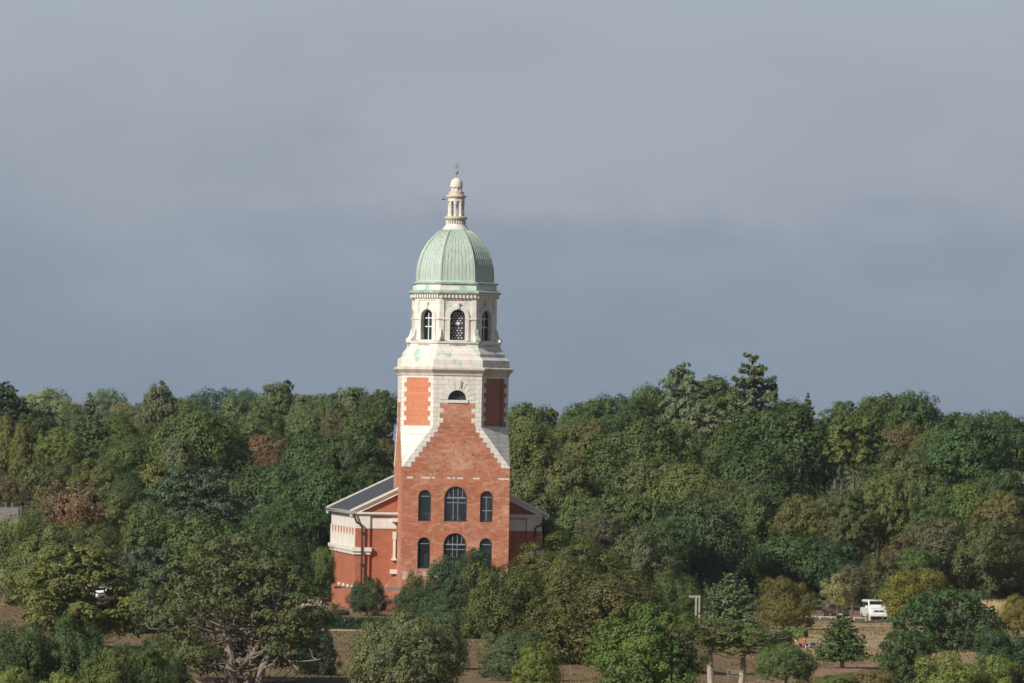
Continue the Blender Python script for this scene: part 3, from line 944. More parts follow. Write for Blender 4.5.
# -- the gabled nave behind the tower: its two wings show on either side
BEFORE = set(o.name for o in chapel.children)
W, Y0, Y1, ZE = 9.3, 0.0, 33.0, 9.55
PT = math.tan(R(26))
b = MB()
b.box(-W, W, Y0, Y1, -0.6, ZE)
b.add([(-W, Y0, ZE), (W, Y0, ZE), (0, Y0, ZE + W * PT), (-W, Y1, ZE), (W, Y1, ZE), (0, Y1, ZE + W * PT)], [(0, 1, 2), (5, 4, 3), (0, 3, 4, 1), (1, 4, 5, 2), (2, 5, 3, 0)])
nave = b.build('nave', M['brick_wing'], chapel)
for s in (-1, 1):
    # slate slope with a stone verge at each gable
    def sl(x, y, up): return (s * x, y, ZE + 0.32 + (W - x) * PT + up)
    xo = W + 0.62
    b = MB()
    a = [sl(xo, Y0 - 0.1, 0), sl(0.0, Y0 - 0.1, 0), sl(0.0, Y1 + 0.1, 0), sl(xo, Y1 + 0.1, 0)]
    c = [sl(xo, Y0 - 0.1, 0.16), sl(0.0, Y0 - 0.1, 0.16), sl(0.0, Y1 + 0.1, 0.16), sl(xo, Y1 + 0.1, 0.16)]
    b.add(a + c, [(0, 3, 2, 1), (4, 5, 6, 7), (0, 1, 5, 4), (1, 2, 6, 5), (2, 3, 7, 6), (3, 0, 4, 7)])
    rf = b.build('roof', M['slate'], chapel)
    for (ya, yb) in ((Y0 - 0.6, Y0 + 0.12), (Y1 - 0.12, Y1 + 0.5)):
        b = MB()
        for (u0, u1, oy) in ((-0.42, -0.1, 0.22), (-0.1, 0.08, 0.1), (0.08, 0.3, 0.0)):
            P = [sl(xo - 0.05, ya + oy, u0), sl(0.0, ya + oy, u0), sl(0.0, yb, u0), sl(xo - 0.05, yb, u0), sl(xo - 0.05, ya + oy, u1), sl(0.0, ya + oy, u1), sl(0.0, yb, u1), sl(xo - 0.05, yb, u1)]
            b.add(P, [(0, 3, 2, 1), (4, 5, 6, 7), (0, 1, 5, 4), (1, 2, 6, 5), (2, 3, 7, 6), (3, 0, 4, 7)])
        b.build('raking_cornice', M['stone_plain'], rf)
    x0, x1 = sorted((s * (W + 0.02), s * (W + 0.62)))
    MB().box(x0, x1, Y0 - 0.55, Y1 + 0.5, ZE - 0.05, ZE + 0.26).build('eaves_gutter', M['lead'], rf)
    # level cornice and pale frieze on the gable wall
    xa, xb = sorted((s * 4.9, s * (W + 0.6)))
    b = MB()
    b.box(xa, xb, Y0 - 0.5, Y0 - 0.001, ZE - 0.06, ZE + 0.13)
    xc, xd = sorted((s * 4.9, s * (W + 0.3)))
    b.box(xc, xd, Y0 - 0.3, Y0 - 0.001, ZE - 0.24, ZE - 0.062)
    b.build('level_cornice', M['stone_plain'], chapel)
    xa, xb = sorted((s * 5.2, s * (W - 1.5)))
    MB().box(xa, xb, Y0 - 0.06, Y0 + 0.01, ZE - 1.5, ZE - 0.36).build('frieze_panel', M['stone_plain'], chapel)
    xa, xb = sorted((s * (W - 1.42), s * (W + 0.03)))
    pil = MB().box(xa, xb, Y0 - 0.22, Y0 + 0.02, -0.5, ZE - 1.5).build('corner_pilaster', M['brick_wing'], chapel)
    MB().box(xa - 0.02, xb + 0.02, Y0 - 0.25, Y0 + 0.02, ZE - 1.5, ZE - 0.242).build('pilaster_capital', M['stone_plain'], pil)
    xa, xb = sorted((s * (W - 1.6), s * (W + 0.35)))
    MB().box(xa, xb, Y0 - 0.5, Y0 + 0.02, 5.75, 6.15).box(xa + 0.1, xb - 0.1, Y0 - 0.36, Y0 + 0.02, 5.45, 5.748).build('pilaster_band', M['stone_plain'], pil)
    # cast iron pipe with a swan neck
    px = s * (W - 0.62)
    b = MB()
    b.tube([(s * (W + 0.25), -0.62, ZE - 0.05), (s * (W + 0.02), -0.6, ZE - 0.75), (s * (W - 0.1), -0.58, ZE - 0.95), (px + s * 0.15, -0.56, ZE - 1.05), (px, -0.56, ZE - 1.25), (px, -0.56, 6.2), (px, -0.6, 5.4), (px, -0.45, 0.0)], 0.10, 8)
    for zz in (7.6, 4.4, 2.4):
        b.box(px - 0.15, px + 0.15, -0.60, -0.2, zz, zz + 0.1)
    b.build('downpipe', M['pipe'], chapel)
    # the long side: stone arcade over a string course
    xs_ = s * W
    def sx(a, b_): return sorted((xs_ + s * a, xs_ + s * b_))
    side = MB()
    x0, x1 = sx(-0.02, 0.05)
    side.box(x0, x1, Y0 + 0.05, Y1, ZE - 1.5, ZE - 0.1)
    x0, x1 = sx(-0.02, 0.10)
    side.box(x0, x1, Y0 + 0.05, Y1, 6.16, 7.35)
    arc = side.build('side_frieze', M['stone_plain'], chapel)
    for i in range(9):
        b = MB()
        y = Y0 + 0.4 + i * 4.0
        x0, x1 = sx(0.0, 0.13)
        b.box(x0, x1, y, y + 0.5, 6.17, ZE - 1.45)
        x0, x1 = sx(0.0, 0.115)
        b.box(x0, x1, y - 0.25, y + 0.8, 6.17, 7.6)
        b.build('stone_pier', M['stone_plain'], arc)
    b = MB()
    x0, x1 = sx(-0.02, 0.34)
    b.box(x0, x1, Y0 - 0.02, Y1 + 0.2, 5.78, 6.15)
    for i in range(16):
        x0, x1 = sx(0.0, 0.26)
        b.box(x0, x1, 0.4 + i * 2.05, 1.4 + i * 2.05, 5.45, 5.76)
    b.build('string_course', M['stone_plain'], chapel)
for i in range(4):
    MB().box(-W - 0.12, -W + 0.02, 2.0 + i * 6.0, 3.6 + i * 6.0, 2.0, 2.3).build('vent_block', M['stone_plain'], chapel)
for o in chapel.children:                              # the nave's axis lies a little to one side of the tower's
    if o.name not in BEFORE: o.location.x = -0.22
MB().box(-5.74, -5.5, -0.30, 0.01, 5.1, 7.0).box(-5.8, -5.44, -0.34, 0.01, 7.0, 7.75).box(-5.9, -5.4, -0.4, 0.01, 4.9, 5.1).build('stone_pilaster', M['stone_plain'], chapel)
MB().box(-6.0, -5.36, -0.9, 0.01, 3.55, 4.0).build('stone_block', M['stone_plain'], chapel)
MB().box(-5.95, -5.36, -0.7, 0.01, ZE - 0.8, ZE - 0.45).build('stone_block', M['stone_plain'], chapel)
# broken buttress stump left where the old building joined
b = MB()
b.add([(-6.9, -0.9, -0.5), (-5.36, -0.9, -0.5), (-5.36, -0.9, 3.5), (-6.9, -0.9, 1.9), (-6.9, 0.02, -0.5), (-5.36, 0.02, -0.5), (-5.36, 0.02, 3.5), (-6.9, 0.02, 1.9)], [(0, 1, 2, 3), (7, 6, 5, 4), (0, 4, 5, 1), (1, 5, 6, 2), (2, 6, 7, 3), (3, 7, 4, 0)])
b.build('buttress_stump', M['brick_tower'], chapel)

# ------------------------------------------------------------------ trees
RNG = np.random.default_rng(11)
def unit(v):
    return v / np.maximum(np.linalg.norm(v, axis=-1, keepdims=True), 1e-9)
def rand_dirs(n, rng):
    return unit(rng.normal(size=(n, 3)))
def leaf_quads(C, Nn, size, rng, aspect=0.62):
    """one small pointed leaf spray per centre, facing roughly along Nn"""
    n = len(C)
    t = unit(np.cross(Nn, rand_dirs(n, rng)))
    bt = np.cross(unit(Nn), t)
    s = (size * rng.uniform(0.65, 1.3, n))[:, None]
    V = np.stack([C + t * s, C + bt * s * aspect, C - t * s * 0.9, C - bt * s * aspect], 1).reshape(-1, 3)
    F = np.arange(4 * n).reshape(n, 4)
    return V, F
def clump_leaves(cc, rad, n, rng, flat=0.75, out=None, mixn=0.75, shell=0.5):
    """leaves over the outer half of many small clumps. cc (k,3) centres, rad (k,), out (k,3) outward directions"""
    k = len(cc)
    idx = np.repeat(np.arange(k), n)
    d = rand_dirs(k * n, rng)
    if out is not None:
        o = out[idx]
        dot = (d * o).sum(1)
        flip = dot < -0.15
        d[flip] -= 2 * (dot[flip])[:, None] * o[flip]
    r = rad[idx] * (shell + (1 - shell) * rng.random(k * n) ** 0.5)
    r = r * (1 + (rng.random(k * n) < 0.22) * rng.random(k * n) * 0.9)          # a few sprays stray out
    off = d * r[:, None]
    off[:, 2] *= flat
    nn = unit(d * mixn * 0.8 + (out[idx] * 0.55 if out is not None else 0) + rand_dirs(k * n, rng) * 0.42 + np.array([0, 0, 0.22]))
    return cc[idx] + off, nn
def fib(n, rng):
    i = np.arange(n) + 0.5
    ph = np.arccos(1 - 2 * i / n)
    th = PI * (1 + 5 ** 0.5) * i + rng.uniform(0, 6)
    return np.stack([np.cos(th) * np.sin(ph), np.sin(th) * np.sin(ph), np.cos(ph)], 1)

VAR = {}
def finish(key, crown_V, crown_F, wood, material):
    me = np_mesh('crown_' + key, crown_V, crown_F)
    me.materials.append(material)
    wm = wood.mesh('trunk_' + key)
    wm.materials.append(M['bark'])
    lo, hi = np.percentile(crown_V, 0.6, axis=0), np.percentile(crown_V, 99.4, axis=0)
    VAR[key] = dict(crown=me, trunk=wm, lo=lo, hi=hi)
def limb(wood, a, b_, r0, r1, rng, wob=0.12, n=5):
    a, b_ = np.array(a, float), np.array(b_, float)
    L = np.linalg.norm(b_ - a)
    pts = []
    for i in range(n + 1):
        t = i / n
        p = a + (b_ - a) * t + rng.normal(size=3) * wob * L * math.sin(PI * t) * 0.6
        p[2] += -0.10 * L * math.sin(PI * t)
        pts.append(tuple(p))
    wood.tube(pts, [r0 + (r1 - r0) * i / n for i in range(n + 1)], 6)
    return pts

def broad(key, seed, Rr=5.0, H=8.6, lobes=30, lobe=0.40, sub=20, n=26, leaf=0.30, top=0.0, low=0.12, flat=0.85, gap=0.0, limbs=6, trunk=0.34, irregular=0.25, material='leaf', mixn=0.75, subr=0.41):
    """a leafy tree: many lobes round an uneven envelope, each lobe made of smaller sprays, each spray of leaves"""
    n = int(n * 2.0)
    leaf *= 0.74
    rng = np.random.default_rng(seed)
    D = fib(lobes, rng) + rng.normal(size=(lobes, 3)) * 0.16
    D = unit(D)
    D = D[D[:, 2] > -0.62]
    amp = 1 + rng.uniform(-irregular * 1.35, irregular * 1.1, len(D))
    zc = H * (0.5 + low / 2)
    taper = 1 - top * np.clip(D[:, 2], 0, 1)
    C = D * np.array([Rr * (1 - lobe * 0.8), Rr * (1 - lobe * 0.8), H * (0.5 - low / 2) * (1 - lobe * 0.55)]) * amp[:, None]
    C[:, :2] *= taper[:, None]
    C[:, 2] += zc
    if low < 0: C[:, 2] = np.maximum(C[:, 2], 0.3)
    if gap > 0:
        keep = rng.random(len(C)) > gap
        C, D = C[keep], D[keep]
    rad = Rr * lobe * rng.uniform(0.6, 1.35, len(C))
    inner = rng.normal(size=(11, 3)) * np.array([Rr * 0.28, Rr * 0.28, H * 0.16]) + np.array([0, 0, zc])
    if gap == 0:
        C = np.concatenate([C, inner]); D = np.concatenate([D, rand_dirs(len(inner), rng)]); rad = np.concatenate([rad, np.full(len(inner), Rr * max(lobe, 0.40))])
    cc, cr, co = [], [], []
    for c, r, d in zip(C, rad, D):
        s = unit(fib(sub, rng) + rng.normal(size=(sub, 3)) * 0.25)
        s = s[(s @ d) > -0.45]
        p = c + s * r * rng.uniform(0.6, 1.0, len(s))[:, None] * np.array([1, 1, flat])
        cc.append(p); cr.append(r * subr * rng.uniform(0.65, 1.3, len(s))); co.append(unit(s + d * 0.5))
    cc, cr, co = np.concatenate(cc), np.concatenate(cr), np.concatenate(co)
    LC, LN = clump_leaves(cc, cr, n, rng, 0.8, co, mixn)
    ok = LC[:, 2] > 0.15
    V, F = leaf_quads(LC[ok], LN[ok], leaf, rng)
    w = MB()
    fork = (rng.normal() * 0.2, rng.normal() * 0.2, H * 0.32)
    w.tube([(0, 0, -1.6 * H), (0, 0, -0.2 * H), (0.05, 0, 0), fork], [trunk * 1.35, trunk * 1.1, trunk, trunk * 0.75], 8)
    order = rng.permutation(len(D))[:limbs]
    for i in order:
        pts = limb(w, fork, C[i] * np.array([0.95, 0.95, 1.0]), trunk * 0.55, 0.05, rng)
        for _ in range(2):
            j = rng.integers(2, 5)
            limb(w, pts[j], np.array(pts[j]) + rng.normal(size=3) * Rr * 0.22 + D[i] * Rr * 0.2, 0.09, 0.025, rng, n=3)
    finish(key, V, F, w, M[material])

def conifer(key, seed, Rr=3.4, H=12.0, levels=22, per=7, leaf=0.22, dens=26, droop=0.18, ragged=0.25, power=0.9, start=0.06, gapp=0.05, flatness=0.16, trunk=0.22):
    """a spiky conifer: whorls of branches round one straight stem, sprays hanging along each"""
    rng = np.random.default_rng(seed)
    w = MB()
    w.tube([(0, 0, -1.0 * H), (0, 0, 0), (0, 0, H * 0.5), (0, 0, H * 0.985)], [trunk * 1.2, trunk, trunk * 0.6, 0.03], 8)
    Cs, Ns = [], []
    for l in range(levels):
        t = start + (1 - start) * (l / (levels - 1)) ** 1.0
        z = H * t
        r = Rr * max(0.03, (1 - t)) ** power
        k = max(4, int(per * (0.5 + 0.8 * (1 - t))))
        a0 = rng.uniform(0, 6.3)
        for i in range(k):
            if rng.random() < gapp: continue
            a = a0 + 2 * PI * i / k + rng.normal() * 0.15
            L = r * rng.uniform(1 - ragged, 1 + ragged * 0.7)
            d = np.array([math.cos(a), math.sin(a), 0.0])
            side = np.array([-d[1], d[0], 0])
            z1 = z + rng.normal() * H / levels * 0.3
            def pt(s): return d * (L * s) + np.array([0, 0, z1 - droop * L * math.sin(min(1, s) * PI * 0.75) + 0.12 * L * s * s])
            if L > 0.5:
                w.tube([pt(0), pt(0.45), pt(0.92)], [0.055 + 0.01 * L, 0.04, 0.015], 5)
            m = max(5, int(dens * L / Rr * 1.3))
            s = rng.uniform(0.12, 1.02, m) ** 0.8
            half = L * 0.30 * (1.08 - s) + 0.10
            P = np.array([pt(x) for x in s]) + side * (rng.uniform(-1, 1, m) * half)[:, None]
            P[:, 2] += rng.normal(size=m) * flatness * (0.4 + 0.3 * L) * 0.6 - 0.03
            Cs.append(P)
            nn = unit(np.array([0, 0, 0.8]) + d * 0.35 + rng.normal(size=(m, 3)) * 0.5)
            Ns.append(nn)
    tip = np.stack([rng.normal(size=14) * 0.07, rng.normal(size=14) * 0.07, H * rng.uniform(0.93, 1.0, 14)], 1)
    Cs.append(tip); Ns.append(rand_dirs(14, rng))
    C, Nn = np.concatenate(Cs), np.concatenate(Ns)
    V, F = leaf_quads(C, Nn, leaf, rng, 0.5)
    finish(key, V, F, w, M['needle'])

def padded(key, seed, Rr=6.0, H=9.0, pads=44, pr=(1.0, 2.0), thick=0.26, n=190, leaf=0.22, low=0.2, domed=0.75, stems=1, trunk=0.32, aspect=0.5, material='needle', dead=0, lean=0.0, up=0.55, tuft=9, window=0.0, boles=None, hole=None):
    """a tree whose foliage lies in separate pads held out on bare limbs (cedar, pine, open oak)"""
    rng = np.random.default_rng(seed)
    C, rads = [], []
    tries = 0
    while len(C) < pads and tries < 6000:
        tries += 1
        d = rand_dirs(1, rng)[0]
        rr_ = rng.random() ** 0.42
        z = low + (1 - low) * rng.random()
        env = (1 - ((z - low) / (1 - low)) ** 2 * domed) ** 0.5
        if z < low + 0.18: env *= 0.8
        a = rng.uniform(0, 2 * PI)
        p = np.array([Rr * env * rr_ * math.cos(a), Rr * env * rr_ * math.sin(a), H * z])
        if z > 0.8 and rr_ > 0.85: continue
        if window and -window * 1.45 < p[0] < window and p[1] < 0.2 and z < 0.45: continue
        if hole and abs(p[0] - hole[0]) < hole[1] and abs(z - hole[2]) < hole[3]: continue
        r = rng.uniform(*pr) * (1.1 - 0.35 * z)
        if any(np.linalg.norm((p - q) * np.array([1, 1, 2.6])) < 0.62 * (r + r2) for q, r2 in zip(C, rads)): continue
        C.append(p); rads.append(r)
    C, rads = np.array(C), np.array(rads)
    w = MB()
    tops = []
    for bole, br_ in (boles or []):
        w.tube(bole, br_, 9)
        tops.append(np.array(bole[1:]))
    for s in range(stems):
        if boles: break
        a = 2 * PI * s / max(1, stems) + 0.4
        sp = 0.0 if stems == 1 else Rr * 0.22
        pts = [(0.25 * math.cos(a), 0.25 * math.sin(a), -1.2 * H), (0.25 * math.cos(a) * (stems > 1), 0.25 * math.sin(a) * (stems > 1), 0.0)]
        for i in range(1, 6):
            t = i / 5
            pts.append((sp * t * math.cos(a) + rng.normal() * 0.15 + lean * t * t, sp * t * math.sin(a) + rng.normal() * 0.15, H * 0.86 * t * (1 - 0.1 * s)))
        rad_ = [trunk * 1.15, trunk] + [trunk * (1 - 0.82 * i / 5) for i in range(1, 6)]
        w.tube(pts, rad_, 8)
        tops.append(np.array(pts[1:]))
    for c, r in zip(C, rads):
        st = tops[rng.integers(0, len(tops))]
        zz = c[2] - 0.16 * np.linalg.norm(c[:2]) - 0.3
        i = int(np.argmin(np.abs(st[:, 2] - zz)))
        limb(w, st[i], c - np.array([0, 0, r * thick * 0.8]), 0.03 + 0.018 * r + trunk * 0.10 * (0.4 if boles else 1), 0.024, rng, 0.10, 5)
        if boles: continue
        for _ in range(2):
            q = c + rng.normal(size=3) * np.array([r * 0.5, r * 0.5, 0.06])
            limb(w, c - np.array([0, 0, r * thick * 0.7]), q, 0.04, 0.015, rng, n=2)
    for _ in range(dead):
        st = tops[rng.integers(0, len(tops))]
        i = rng.integers(1, len(st) - 1)
        a = rng.uniform(0, 6.3)
        L = Rr * rng.uniform(0.25, 0.75)
        e = st[i] + np.array([math.cos(a) * L, math.sin(a) * L, rng.uniform(-0.12, 0.25) * L])
        pts = limb(w, st[i], e, 0.09, 0.025, rng, 0.22, 5)
        for j in (2, 3, 4):
            limb(w, pts[j], np.array(pts[j]) + rng.normal(size=3) * L * 0.22, 0.045, 0.012, rng, n=3)
    # each pad: a low dome of tufts
    cc, cr, co = [], [], []
    for c, r in zip(C, rads):
        k = max(6, int(tuft * r * r))
        rho = r * np.sqrt(rng.random(k))
        a = rng.uniform(0, 6.3, k)
        p = np.stack([rho * np.cos(a), rho * np.sin(a), r * thick * (1 - (rho / r) ** 2) + rng.normal(size=k) * r * thick * 0.35], 1) + c
        cc.append(p); cr.append(np.full(k, 0.30 + 0.12 * r) * rng.uniform(0.7, 1.3, k))
        co.append(unit(np.stack([np.cos(a) * rho / r, np.sin(a) * rho / r, np.full(k, up)], 1)))
    cc, cr, co = np.concatenate(cc), np.concatenate(cr), np.concatenate(co)
    LC, LN = clump_leaves(cc, cr, max(6, int(n / tuft)), rng, 0.62, co, 0.7, 0.35)
    V, F = leaf_quads(LC, LN, leaf, rng, aspect)
    finish(key, V, F, w, M[material])

def twiggy(key, seed, Rr=4.0, H=7.0, limbs=16, leaf=0.17, n=40, material='leaf'):
    """a thin crown on a fan of fine pale twigs"""
    rng = np.random.default_rng(seed)
    w = MB()
    w.tube([(0, 0, -1.2 * H), (0, 0, 0), (0.05, 0, H * 0.3)], [0.25, 0.2, 0.14], 7)
    cc = []
    for i in range(limbs):
        d = rand_dirs(1, rng)[0]
        d[2] = abs(d[2]) * 0.9 + 0.1
        e = np.array([0, 0, H * 0.3]) + d * np.array([Rr, Rr, H * 0.66]) * rng.uniform(0.75, 1.0)
        pts = limb(w, (0.05, 0, H * rng.uniform(0.12, 0.32)), e, 0.085, 0.02, rng, 0.14, 6)
        for j in range(1, 7):
            for _ in range(3):
                q = np.array(pts[j]) + rng.normal(size=3) * Rr * 0.17
                limb(w, pts[j], q, 0.028, 0.010, rng, n=2)
                if j > 1:
                    cc.append(q)
    cc = np.array(cc)
    LC, LN = clump_leaves(cc, np.full(len(cc), 0.8), n // 2, rng, 0.8, unit(cc - np.array([0, 0, H * 0.4])), 0.5, 0.2)
    V, F = leaf_quads(LC, LN, leaf, rng)
    finish(key, V, F, w, M[material])

broad('oak_a', 1, lobes=34, lobe=0.36, sub=20, n=24, leaf=0.25)
broad('oak_b', 2, lobes=26, lobe=0.42, sub=22, n=25, leaf=0.25, irregular=0.32)
broad('oak_c', 3, lobes=44, lobe=0.30, sub=18, n=22, leaf=0.24, irregular=0.2)
broad('oak_d', 4, lobes=22, lobe=0.46, sub=26, n=26, leaf=0.25, irregular=0.36, top=0.2)
broad('oak_e', 5, lobes=54, lobe=0.27, sub=16, n=22, leaf=0.24, irregular=0.3, top=0.1)
broad('fine_a', 6, lobes=60, lobe=0.25, sub=16, n=22, leaf=0.19, irregular=0.22, top=0.15)
broad('fine_b', 7, lobes=48, lobe=0.29, sub=18, n=24, leaf=0.19, irregular=0.34, top=0.25, H=10)
broad('tall_a', 8, Rr=3.4, H=10, lobes=80, lobe=0.34, sub=14, n=20, leaf=0.2, irregular=0.22, top=0.4, flat=1.1)
broad('tall_b', 9, Rr=3.4, H=10, lobes=90, lobe=0.32, sub=14, n=20, leaf=0.21, irregular=0.26, top=0.35, flat=1.1)
broad('airy', 10, Rr=4.5, H=9, lobes=56, lobe=0.25, sub=13, n=15, leaf=0.20, gap=0.12, limbs=14, irregular=0.36, trunk=0.26)
broad('shrub_a', 12, Rr=4, H=5.5, lobes=46, lobe=0.30, sub=18, n=22, leaf=0.18, low=0.02, irregular=0.24, limbs=3, trunk=0.12)
broad('shrub_b', 13, Rr=4, H=5, lobes=34, lobe=0.34, sub=20, n=22, leaf=0.18, low=0.0, irregular=0.36, limbs=4, trunk=0.1)
# nearer ones carry finer leaves
broad('near_dome', 14, Rr=4, H=6.2, lobes=90, lobe=0.21, sub=18, n=22, leaf=0.115, low=0.0, irregular=0.10, limbs=3, trunk=0.2, subr=0.42)
broad('near_a', 15, Rr=4.5, H=7.5, lobes=70, lobe=0.26, sub=20, n=24, leaf=0.13, low=-0.14, irregular=0.24, limbs=8, trunk=0.25)
broad('near_b', 16, Rr=4.5, H=7.5, lobes=56, lobe=0.29, sub=22, n=24, leaf=0.14, low=-0.14, irregular=0.32, limbs=8, trunk=0.25, top=0.15)
broad('near_c', 17, Rr=4, H=7, lobes=64, lobe=0.27, sub=16, n=20, leaf=0.155, low=-0.14, irregular=0.3, limbs=8, trunk=0.2, top=0.2, mixn=0.6)
conifer('spruce', 21, Rr=3.3, H=7.2, levels=20, per=9, leaf=0.17, dens=75, ragged=0.22, power=0.72, droop=0.10)
conifer('skyfir', 22, Rr=4.2, H=9, levels=13, per=9, leaf=0.22, dens=260, ragged=0.45, power=0.5, gapp=0.06, droop=-0.04, start=0.05, flatness=0.15)
conifer('fir', 23, Rr=3.4, H=11, levels=24, per=9, leaf=0.27, dens=70, ragged=0.35, power=0.7, gapp=0.06)
conifer('cypress', 24, Rr=1.7, H=8, levels=44, per=12, leaf=0.24, dens=26, ragged=0.25, power=0.42, droop=-0.5, gapp=0.02)
conifer('deodar', 25, Rr=3.7, H=7, levels=20, per=10, leaf=0.17, dens=80, ragged=0.3, power=0.45, droop=0.2, gapp=0.05)
padded('cedar', 31, Rr=6.5, H=8, pads=76, pr=(1.1, 2.2), thick=0.16, n=170, leaf=0.2, low=0.05, domed=0.75)
padded('layered', 32, Rr=4.5, H=10, pads=90, pr=(0.9, 1.7), thick=0.24, n=190, leaf=0.22, low=0.02, domed=0.95)
padded('pine_big', 33, Rr=7.4, H=10, pads=170, pr=(0.8, 1.5), thick=0.40, n=280, leaf=0.15, low=0.12, domed=0.8, stems=3, trunk=0.52, aspect=0.36, dead=12, tuft=13, window=1.7,
       boles=[([(0.1, -2.2, -6), (0, -2.2, 0), (-0.25, -2.3, 2), (-0.55, -1.98333, 4), (-0.62, -1.25, 6), (-0.7, -0.603333, 7.6), (-0.85, 0, 9.2)], [0.5, 0.44, 0.38, 0.32, 0.25, 0.18, 0.08]),
              ([(0.9, -1.8, -6), (0.95, -1.8, 0), (1.2, -2.1, 2.2), (1.45, -1.74, 4.2), (1.75, -1.00667, 6.2), (1.9, -0.173333, 8.2)], [0.38, 0.34, 0.30, 0.25, 0.18, 0.07]),
              ([(1.7, -2.1, -6), (1.75, -2.1, 0), (2.1, -2.5, 1.6), (2.8, -2.6, 3), (3.5, -2.24, 4.2), (4.2, -1.58, 5.4)], [0.34, 0.31, 0.28, 0.22, 0.16, 0.07]),
              ([(1.2, -2.1, 2.2), (1.9, -2.535, 3.3), (2.7, -2.56167, 4.1), (3, -2.26667, 5)], [0.2, 0.18, 0.14, 0.06])])
padded('pine_small', 34, Rr=3.4, H=4.6, pads=56, pr=(0.75, 1.2), thick=0.46, n=280, leaf=0.14, low=0.3, domed=0.8, stems=1, trunk=0.24, aspect=0.36, dead=6, lean=-0.9, tuft=12)
padded('open_oak', 35, Rr=5.2, H=8.5, pads=150, pr=(0.75, 1.35), thick=0.5, n=230, leaf=0.17, low=0.06, domed=0.8, stems=2, trunk=0.36, aspect=0.62, material='leaf', dead=12, tuft=12, hole=(1.95, 1.5, 0.49, 0.135))
padded('holm', 36, Rr=6, H=6.8, pads=150, pr=(0.75, 1.3), thick=0.45, n=200, leaf=0.145, low=0.02, domed=0.85, stems=2, trunk=0.3, aspect=0.6, material='leaf', dead=10, tuft=12)
padded('bright_open', 37, Rr=4.6, H=10, pads=46, pr=(0.9, 1.7), thick=0.55, n=210, leaf=0.22, low=0.42, domed=0.7, stems=3, trunk=0.17, aspect=0.6, material='leaf', dead=5)
twiggy('twig', 41)
twiggy('twig_b', 42, Rr=4.4, H=5.4, limbs=20, n=40)

PAL = dict(
    dk=(0.037, 0.062, 0.025), dk2=(0.033, 0.052, 0.025), mid=(0.050, 0.075, 0.028), mid2=(0.058, 0.084, 0.036), lt=(0.072, 0.094, 0.032), br=(0.056, 0.088, 0.026),
    yl=(0.112, 0.114, 0.031), ol=(0.074, 0.086, 0.033), ol2=(0.064, 0.077, 0.036), gold=(0.074, 0.080, 0.030), gg=(0.072, 0.090, 0.052), pg=(0.149, 0.150, 0.081),
    bl=(0.028, 0.046, 0.030), bl2=(0.062, 0.088, 0.058), sil=(0.078, 0.092, 0.052), rust=(0.088, 0.058, 0.038), pink=(0.098, 0.066, 0.046), brn=(0.076, 0.072, 0.040), gry=(0.066, 0.070, 0.046), pale=(0.100, 0.105, 0.062), teal=(0.036, 0.058, 0.030))
BARKC = dict(n=(0.13, 0.105, 0.08), p=(0.40, 0.34, 0.27), d=(0.06, 0.05, 0.042), g=(0.22, 0.19, 0.155))

def tree(name, key, px, top, w, D, col, label, group=None, turn=0.0, bark='n', ratio=None, cat='tree', base=None, rz=None):
    """one tree, by where its top shows, how wide it shows and how far off it stands. base: pixel row where its foliage ends"""
    v = VAR[key]
    P = at(px, top, D)
    g = gz(P.x, D)
    width = w * D / FPX
    vw = ((v['hi'][0] - v['lo'][0]) + (v['hi'][1] - v['lo'][1])) / 2
    vh = v['hi'][2]
    sx = width / vw
    full = max(0.6, P.z - g)
    if base is not None:
        hc = max(0.5, P.z - at(px, base, D).z)
    else:
        hc = min(full, (ratio or 1.12) * sx * vh)
    sz = hc / vh
    seed = int(px * 7 + top * 13 + D)
    a = (seed * 2.399) % (2 * PI) if rz is None else rz
    root = empty(name, (P.x, D, g), a)
    tag(root, label, cat, group)
    for part, c in (('crown', PAL[col] if isinstance(col, str) else col), ('trunk', BARKC[bark])):
        o = bpy.data.objects.new(part, v[part])
        COL.objects.link(o)
        o.parent = root
        o.scale = (sx, sx, sz)
        o.location = (0, 0, P.z - hc - g)
        k = 1 + 0.10 * math.sin(seed * 1.7) if part == 'crown' else 1
        o.color = (c[0] * k, c[1] * k, c[2] * k * (0.88 if part == 'crown' else 1), turn if part == 'crown' else 0.0)
    return root

SKYL = 'trees along the far skyline'
HILL = 'trees on the wooded hill beyond the lawn'
WOOD = 'trees of the wood beside the chapel'
PARK = 'park trees and bushes in front of the chapel'
T = tree
# --- far skyline; haze tint painted into the bluish and pale crown colours
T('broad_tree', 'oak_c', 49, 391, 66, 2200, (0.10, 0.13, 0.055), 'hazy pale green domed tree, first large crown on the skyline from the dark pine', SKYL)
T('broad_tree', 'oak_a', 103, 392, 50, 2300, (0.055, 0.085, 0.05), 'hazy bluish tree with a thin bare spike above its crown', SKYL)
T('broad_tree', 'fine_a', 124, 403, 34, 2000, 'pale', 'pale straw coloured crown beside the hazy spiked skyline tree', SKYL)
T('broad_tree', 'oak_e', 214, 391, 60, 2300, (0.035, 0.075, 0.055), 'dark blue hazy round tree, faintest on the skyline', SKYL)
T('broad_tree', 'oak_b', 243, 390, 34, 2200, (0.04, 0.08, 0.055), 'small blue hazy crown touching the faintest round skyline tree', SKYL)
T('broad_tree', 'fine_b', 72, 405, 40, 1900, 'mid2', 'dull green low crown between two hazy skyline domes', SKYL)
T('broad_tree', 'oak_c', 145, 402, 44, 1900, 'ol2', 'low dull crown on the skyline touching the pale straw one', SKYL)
T('broad_tree', 'oak_d', 185, 400, 40, 1800, 'mid', 'small dark crown on the skyline just behind the tall poplar shaped tree', SKYL)
